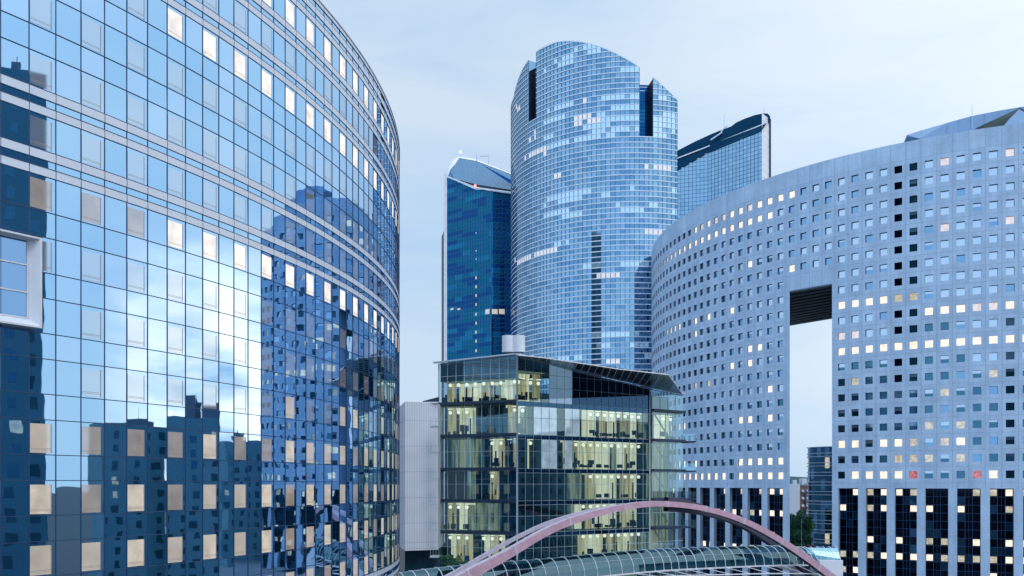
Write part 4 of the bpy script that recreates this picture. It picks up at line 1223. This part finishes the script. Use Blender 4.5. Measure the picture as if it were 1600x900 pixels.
def rib(path, wd, ht, m=0):
    mb = MB(); prev = None
    for i, p_ in enumerate(path):
        q = path[min(i+1, len(path)-1)]; o = path[max(i-1, 0)]; d = (q-o).normalized()
        sd_ = d.cross(Vector((0,0,1))).normalized(); u = sd_.cross(d)
        tq = i/(len(path)-1)-.5; hh = ht*min(2.0, 1+(6 if tq < 0 else 3)*tq*tq)
        R_ = [p_-sd_*wd/2-u*hh/2, p_+sd_*wd/2-u*hh/2, p_+sd_*wd/2+u*hh/2, p_-sd_*wd/2+u*hh/2]
        if prev:
            for j in range(4): mb.quad(prev[j], prev[(j+1)%4], R_[(j+1)%4], R_[j], (0, 1, 2, 3)[j])
        prev = R_
    return mb
# faces: 0 underside (shade painted in), 1 outer side (towards viewer), 2 top (light painted in), 3 inner side
rib(near, .85, .74).build('arch_rib', [M['pink_shaded'], M['pink'], M['pink_lit'], M['pink']], fb_)
cutx = 40
rib(far[:cutx], .7, .42).build('arch_rib', [M['pink_shaded'], M['pink_lit'], M['pink_lit'], M['pink_lit']], fb_)
rib(far[cutx-1:], .8, .95).build('arch_rib_shaded', M['pink_shaded'], fb_)  # right part of the far rib, its shade painted dark
for pth, wd_, ht_ in ((near, .85, .74),):
    for i in range(4, len(pth)-2, 6):
        jm = MB()
        d = (pth[i+1]-pth[i]).normalized(); tq = i/(len(pth)-1)-.5; hh = ht_*min(2.0, 1+(6 if tq < 0 else 3)*tq*tq)
        jm.bar(pth[i]-d*.12, pth[i]+d*.12, wd_+.05, hh+.05)
        jm.build('splice_plate', M['pink_lit'], fb_)
# walkway axis: point on the crown of the vault
axis = [(560, 905, 74), (620, 896.5, 76), (700, 886.5, 78.5), (780, 879.5, 81), (860, 873.5, 83.5), (940, 865.5, 86), (1010, 860, 88.5), (1060, 857.5, 90.5), (1120, 855.5, 93), (1180, 854, 96), (1230, 854, 99), (1262, 856, 102)]
ax = smooth([W(a[0], a[1], a[2]*S)+Vector((0, 2, 0)) for a in axis], 8)
def section(i, r=2.5, hgt=2.75, n=9, a0=0, a1=pi):
    p_ = ax[i]; q = ax[min(i+1, len(ax)-1)]; o = ax[max(i-1, 0)]; d = (q-o); d.z = 0; d.normalize()
    sd_ = Vector((d.y, -d.x, 0))
    return [p_-Vector((0,0,hgt)) + sd_*r*cos(a0+(a1-a0)*j/n) + Vector((0,0,hgt*sin(a0+(a1-a0)*j/n))) for j in range(n+1)], sd_
vg = MB(); 
for i in range(len(ax)-1):
    S0, _ = section(i); S1, _ = section(i+1)
    for j in range(9): vg.quad(S0[j], S1[j], S1[j+1], S0[j+1])
M['vault'] = glassy('vault_glass', (.30, .52, .58), (.42, .70, .80), .18, .75)
vault = vg.build('glass_vault', M['vault'], fb_)
# hoops: resample by even spacing
acc = 0; last = None; hoops = []
for i in range(len(ax)-1):
    seg = (ax[i+1]-ax[i]).length
    acc += seg
    if acc > 1.25: acc = 0; hoops.append(i+1)
for i in hoops:
    Sx, _ = section(i, 2.55, 2.80); mb = MB(); mb.tube(Sx, .062, 6); mb.build('hoop', M['white'], fb_)
for j in (2, 4, 6):
    pl = MB()
    for i in range(len(ax)-1):
        S0, _ = section(i, 2.53, 2.78); S1, _ = section(i+1, 2.53, 2.78); pl.bar(S0[j], S1[j], .05)
    pl.build('purlin', M['mullW'], vault)
dk_ = MB(); ch = MB(); rb_ = MB()
for i in range(len(ax)-1):
    S0, s0 = section(i); S1, s1 = section(i+1)
    z = Vector((0,0,.12)); a, b, c, d = S0[0], S1[0], S1[-1], S0[-1]
    dk_.hexa([tuple(a-z), tuple(b-z), tuple(c-z), tuple(d-z), tuple(a), tuple(b), tuple(c), tuple(d)])
    ch.bar(a+s0*.15-z, b+s1*.15-z, .16, .2)
low = []
for i in range(len(ax)):
    S0, s0 = section(i); u = i/(len(ax)-1)
    dz_l = .75+ .75*max(0, (u-.55)/.45)**1.0
    low.append(S0[0]+s0*1.3-Vector((0, 0, dz_l)))
ch.tube(low, .10, 8)
for i in range(0, len(ax)-6, 4):
    S0, s0 = section(i); rb_.bar(S0[0]+s0*.15-Vector((0,0,.15)), low[i+4], .10, .10)
dk_.build('deck', M['slab'], fb_); ch.build('truss_chord', M['white'], fb_); rb_.build('truss_brace', M['white'], fb_)
# handrail lamps and hangers
hg = MB()
# glazed entrance pavilion at the right end
pv = MB(); ph = MB()
pc = W(1262, 868, 104*S)
for i in range(6):
    r_ = 3+.45*i; xx = pc.x+1.0*i; zc = pc.z-1.2-.38*i
    pts_ = [Vector((xx, pc.y+r_*.55*cos(pi*j/10)+1.5, zc+r_*.85*sin(pi*j/10))) for j in range(11)]
    ph.tube(pts_, .06, 6)
    if i: 
        for j in range(10): pv.quad(prevp[j], pts_[j], pts_[j+1], prevp[j+1])
    prevp = pts_
pav = pv.build('entrance_canopy', M['vault'], fb_); ph.build('canopy_hoop', M['white'], pav)
ab = MB(); ab.box(XY(1275, (104)*S)[0], XY(1312, (104)*S)[0], 139, 151, 0, H-12.2); ab.box(XY(1240, (104)*S)[0], XY(1276, (104)*S)[0], 142, 151, H-14.3, H-13.1)
ab.build('abutment', M['cwhite'], fb_)
pr2 = MB(); pr2.box(XY(640, (82)*S)[0]-.6, XY(640, (82)*S)[0]+.6, 110, 111.6, 0, ax[8].z-3.1); pr2.build('pier', M['cwhite'], fb_)

# ------------------------------------------------------------------ things seen through the opening
rt = thing('round_tower', 'round dark glass tower ringed with thin sunshades seen through the opening', 'tower', (95, 262, 0))
rcx, rcy, rr_ = XY(1309, 262)[0], 262, 8.6
zt_r = W(1290, 698, 255).z
mb = MB(); hr = MB(); nn_ = 40
r7 = random.Random(4)
for j in range(nn_):
    a0, a1 = 2*pi*j/nn_, 2*pi*(j+1)/nn_
    P0 = Vector((rcx+rr_*cos(a0), rcy+rr_*sin(a0), 0)); P1 = Vector((rcx+rr_*cos(a1), rcy+rr_*sin(a1), 0))
    z = 0; k = 0
    while z < zt_r:
        z1 = min(z+3.2, zt_r); u = r7.random()
        mb.quad(zz(P0, z), zz(P1, z), zz(P1, z1), zz(P0, z1), 2 if (k in (2, 5, 9) and u < .12) else (1 if u < .25 else 0)); z = z1; k += 1
mb.build('glass_facade', [M['paneDark'], M['paneMid'], M['paneWarm']], rt)
z = 1.0; k = 0
while z < zt_r+.2:
    pts_ = [Vector((rcx+(rr_+.3)*cos(2*pi*j/48), rcy+(rr_+.3)*sin(2*pi*j/48), z)) for j in range(49)]
    hr.tube(pts_, .09, 4); k += 1; z += .95 if k % 2 else 1.9
hr.build('sunshade_ring', M['white'], rt)
mb = MB(); mb.poly([Vector((rcx+rr_*cos(2*pi*j/40), rcy+rr_*sin(2*pi*j/40), zt_r)) for j in range(40)]); mb.build('roof', M['roofgrey'], rt)
ah = thing('apartment_house', 'small white apartment block with brown end and balconies seen through the opening', 'apartment block', (145, 350, 0))
x0, x1, x2 = XY(1233, 350)[0], XY(1250, 350)[0], XY(1268, 350)[0]
zt_a = W(1240, 756, 350).z
mb = MB(); mb.box(x0-14, x1, 350, 365, 0, zt_a); mb.build('wall', M['stonelt'], ah)
mb = MB(); mb.box(x1+.02, x2+10, 350.5, 364, 0, zt_a-.8); mb.build('side_wall', M['brick'], ah)
mb = MB()
for i in range(8):
    for xx in (x1+.6, x1+2.6): mb.box(xx, xx+1.0, 349.6, 350.6, 3+3.0*i, 3.9+3.0*i)
mb.build('balcony', M['stonelt'], ah)
for i in range(6):
    mb = MB(); mb.box(x1+1.6, x1+2.5, 350.38, 350.55, 3.6+3*i, 5.4+3*i); mb.build('window', M['paneDark'], ah)
mb = MB(); mb.box(x0+6, x0+8, 352, 356, zt_a, zt_a+2.2); mb.box(x1-2.2, x1-1.0, 351, 353, zt_a, zt_a+1.6); mb.build('chimney', M['stonelt'], ah)
hl = MB()
hp = []
for i in range(41):
    x = -1600+100*i; hp.append((x, 26+14*noise.noise(Vector((x*.004, 2, 0)))+ (6 if x > 200 else 0)))
for (a, b) in zip(hp, hp[1:]):
    hl.quad((a[0], 1200, 0), (b[0], 1200, 0), (b[0], 1300, b[1]), (a[0], 1300, a[1])); hl.quad((a[0], 1300, a[1]), (b[0], 1300, b[1]), (b[0], 1600, 0), (a[0], 1600, 0))
hl.build('hills', solid('wooded_hill', (.03, .07, .09), .9, var=.4, scale=.02))['kind'] = 'structure'

def tree(x, y, h, cr_w, label, seed, group='trees along the street', leaf='leaf2', nleaf=4200, ls=.30):
    rr = random.Random(seed); root = thing('tree', label, 'tree', (x, y, 0), group)
    tk = MB(); tk.tube([Vector((x, y, 0)), Vector((x+.1, y, h*.3)), Vector((x+.2, y+.1, h*.7))], [.22, .16, .06], 7)
    cl = []
    for i in range(16):
        a = rr.uniform(0, 2*pi); r = cr_w*sqrt(rr.random())*.75; z = h*rr.uniform(.35, .92)
        r *= sin(pi*min(1, max(.1, (z/h-.22)/.78)))**.5
        c = Vector((x+r*cos(a), y+r*sin(a), z)); cl.append((c, cr_w*rr.uniform(.22, .42)))
        tk.tube([Vector((x, y, h*rr.uniform(.2, .4))), c], [.07, .02], 5)
    tk.build('trunk', M['bark'], root)
    cw = MB()
    for i in range(nleaf):
        c, r = rr.choice(cl); d = Vector((rr.gauss(0,1), rr.gauss(0,1), rr.gauss(0,.8))); d.normalize(); p_ = c+d*r*rr.random()**.4
        u = Vector((rr.gauss(0,1), rr.gauss(0,1), rr.gauss(0,1))).normalized()*ls; v = u.cross(d).normalized()*ls*.7
        cw.quad(p_-u, p_-v, p_+u, p_+v, 0 if rr.random() < .6 else 1)
    cw.build('crown', [M[leaf], M['leaf']], root)
spots = [(1240, 240, 17.6, 4.6, 'leafy green tree left of the pale lamp post in the opening'), (1249, 236, 16.8, 4.4, 'leafy green tree in front of the white apartment block'),
         (1252, 248, 18.2, 4.2, 'leafy green tree touching the round glass tower'), (1246, 226, 12.5, 3.6, 'lower green tree just above the bridge end')]
for i, (px, D, h, cwid, lb_) in enumerate(spots):
    X_, Y_ = XY(px, D); tree(X_, Y_, h, cwid, lb_, 40+i)
def lamp(px, D, h):
    root = thing('street_lamp', 'tall slim street lamp with crossarm among the trees in the opening', 'street lamp', (*XY(px, D), 0)); X_, Y_ = XY(px, D)
    mb = MB(); mb.tube([Vector((X_, Y_, 0)), Vector((X_, Y_, h))], [.12, .07], 8); mb.build('pole', M['steel'], root)
    mb = MB(); mb.bar((X_-.9, Y_, h-.2), (X_+.9, Y_, h), .16, .2); mb.build('lamp_head', M['navy'], root)
lamp(1252.5, 215, 15.6)
aw = thing('cafe_awning', 'red awning at the foot of the round glass tower', 'awning', (*XY(1285, 225), 0))
mb = MB(); a, b = XY(1268, 225), XY(1302, 225)
mb.hexa([(a[0], 225, 6.8), (b[0], 225, 6.0), (b[0], 229, 6.8), (a[0], 229, 7.6), (a[0], 225, 7.3), (b[0], 225, 6.5), (b[0], 229, 7.4), (a[0], 229, 8.2)])
mb.build('canopy', solid('red_canvas', (.28, .06, .09), .7), aw)
mb = MB(); mb.bar((a[0]+.3, 225.2, 0), (a[0]+.3, 225.2, 6.9), .12); mb.bar((b[0]-.3, 225.2, 0), (b[0]-.3, 225.2, 6.1), .12); mb.build('post', M['navy'], aw)

# planting at the foot of the office block
rr = random.Random(99)
hb = MB()
for i in range(5200):
    u = rr.random(); x = XY(688, 130)[0]+u*(XY(778, 130)[0]-XY(688, 130)[0]); top_ = H-10.4-2.6*u+.7*noise.noise(Vector((x*1.3, 0, 5)))
    z = top_-rr.random()**1.5*3; y = 130.3+rr.uniform(-.9, 1.4)
    d = Vector((rr.gauss(0,1), rr.gauss(0,1), rr.gauss(0,1))).normalized()*.11; e_ = Vector((rr.gauss(0,1), rr.gauss(0,1), rr.gauss(0,1))).normalized()*.08
    c = Vector((x, y, z)); hb.quad(c-d, c-e_, c+d, c+e_, 0 if rr.random() < .7 else 1)
hedge = thing('hedge', 'dark leafy hedge at the foot of the glass office block', 'hedge', (-6, 130.3, 0))
hb.build('foliage', [M['leaf'], M['leaf2']], hedge)
mb = MB(); mb.box(XY(686, 130)[0], XY(780, 130)[0], 129, 132.2, 0, H-14.6); mb.build('planter', M['cwhite'], hedge)

# ------------------------------------------------------------------ the town behind and beside the viewer (seen mirrored in the glass)
def block(name, label, A, B, depth, h, floor=3.3, bay=3.2, wallm='stone', group=None, roofm='roofgrey', steps=(), litp=.05, wm='winlow'):
    A = Vector((*A, 0)); B = Vector((*B, 0)); dr = (B-A).normalized(); nm_ = Vector((dr.y, -dr.x, 0)); bk_ = -nm_*depth
    c = (A+B)/2; root = thing(name, label, 'building', (c.x, c.y, 0), group)
    mb = MB(); mb.prism([tuple(A[:2]), tuple(B[:2]), tuple((B+bk_)[:2]), tuple((A+bk_)[:2])], 0, h); mb.build('wall', M[wallm], root)
    ln = (B-A).length; nb = int(ln/bay); nf = int((h-1)/floor); rr = random.Random(int(ln*97)); cnt = 0; rest_ = MB(); wl_ = []
    for f in range(nf-1, -1, -1):
        for b_ in range(nb):
            u = (b_+.5)/nb; c_ = A.lerp(B, u)+nm_*.03; z = 1.2+f*floor; hw = bay*.2
            q = [zz(c_-dr*hw, z), zz(c_+dr*hw, z), zz(c_+dr*hw, z+floor*.52), zz(c_-dr*hw, z+floor*.52)]
            lt = rr.random() < litp
            if cnt < 60: mb = MB(); mb.quad(*q); mb.build('window', M['paneWarm'] if lt else M[wm], root)
            else: rest_.quad(*q, 1 if lt else 0)
            cnt += 1
    if rest_.f: rest_.build('window', [M[wm], M['paneWarm']], root)['kind'] = 'stuff'
    rf_ = MB()
    for (u0, u1, dh) in steps:
        a, b = A.lerp(B, u0)-nm_*.6, A.lerp(B, u1)-nm_*.6
        rf_.prism([tuple(a[:2]), tuple(b[:2]), tuple((b+bk_*.8)[:2]), tuple((a+bk_*.8)[:2])], h, h+dh)
    for i in range(int(ln/7)):
        a = A.lerp(B, rr.random())-nm_*rr.uniform(1.5, 5); s = rr.uniform(.5, 1.2); rf_.box(a.x-s, a.x+s, a.y-s, a.y+s, h, h+rr.uniform(.8, 2.6))
        rf_.bar((a.x, a.y, h), (a.x, a.y, h+rr.uniform(2.5, 4.5)), .1)
    rf_.build('roof', M[roofm], root)
def azp(q, az, d): return (q[0]+d*sin(radians(az)), q[1]+d*cos(radians(az)))
qc = (-22, 57)
block('stone_building', 'tall stone apartment block mirrored in the middle of the curved glass wall', azp(qc, 64.5, 150), azp(qc, 76.5, 150), 18, 40.0, steps=((0, .45, 2.2), (.5, .62, 3.4)))
block('stone_building', 'lower stone block mirrored at the left of the curved glass wall', azp(qc, 76.8, 158), azp(qc, 88, 150), 16, 38.0, steps=((.1, .5, 1.5),))
block('stone_building', 'low stone block mirrored beside the bright sunset gap in the glass wall', azp(qc, 56.5, 215), azp(qc, 64.2, 200), 16, 37.0)
block('slab_tower', 'dark slab tower mirrored at the left edge of the curved glass wall', azp((-27, 49), 93.0, 92), azp((-27, 49), 101, 92), 18, 86.0, wallm='slabwall', floor=3.4)
block('slab_tower', 'very tall dark tower mirrored as a streak in the cylinder tower', (-205, -180), (-275, -130), 40, 255, wallm='slabwall', floor=3.6, bay=4)
block('slab_tower', 'wide dark tower mirrored low on the right of the cylinder tower', (205, -95), (105, -125), 35, 180, wallm='slabwall', floor=3.6, bay=4)
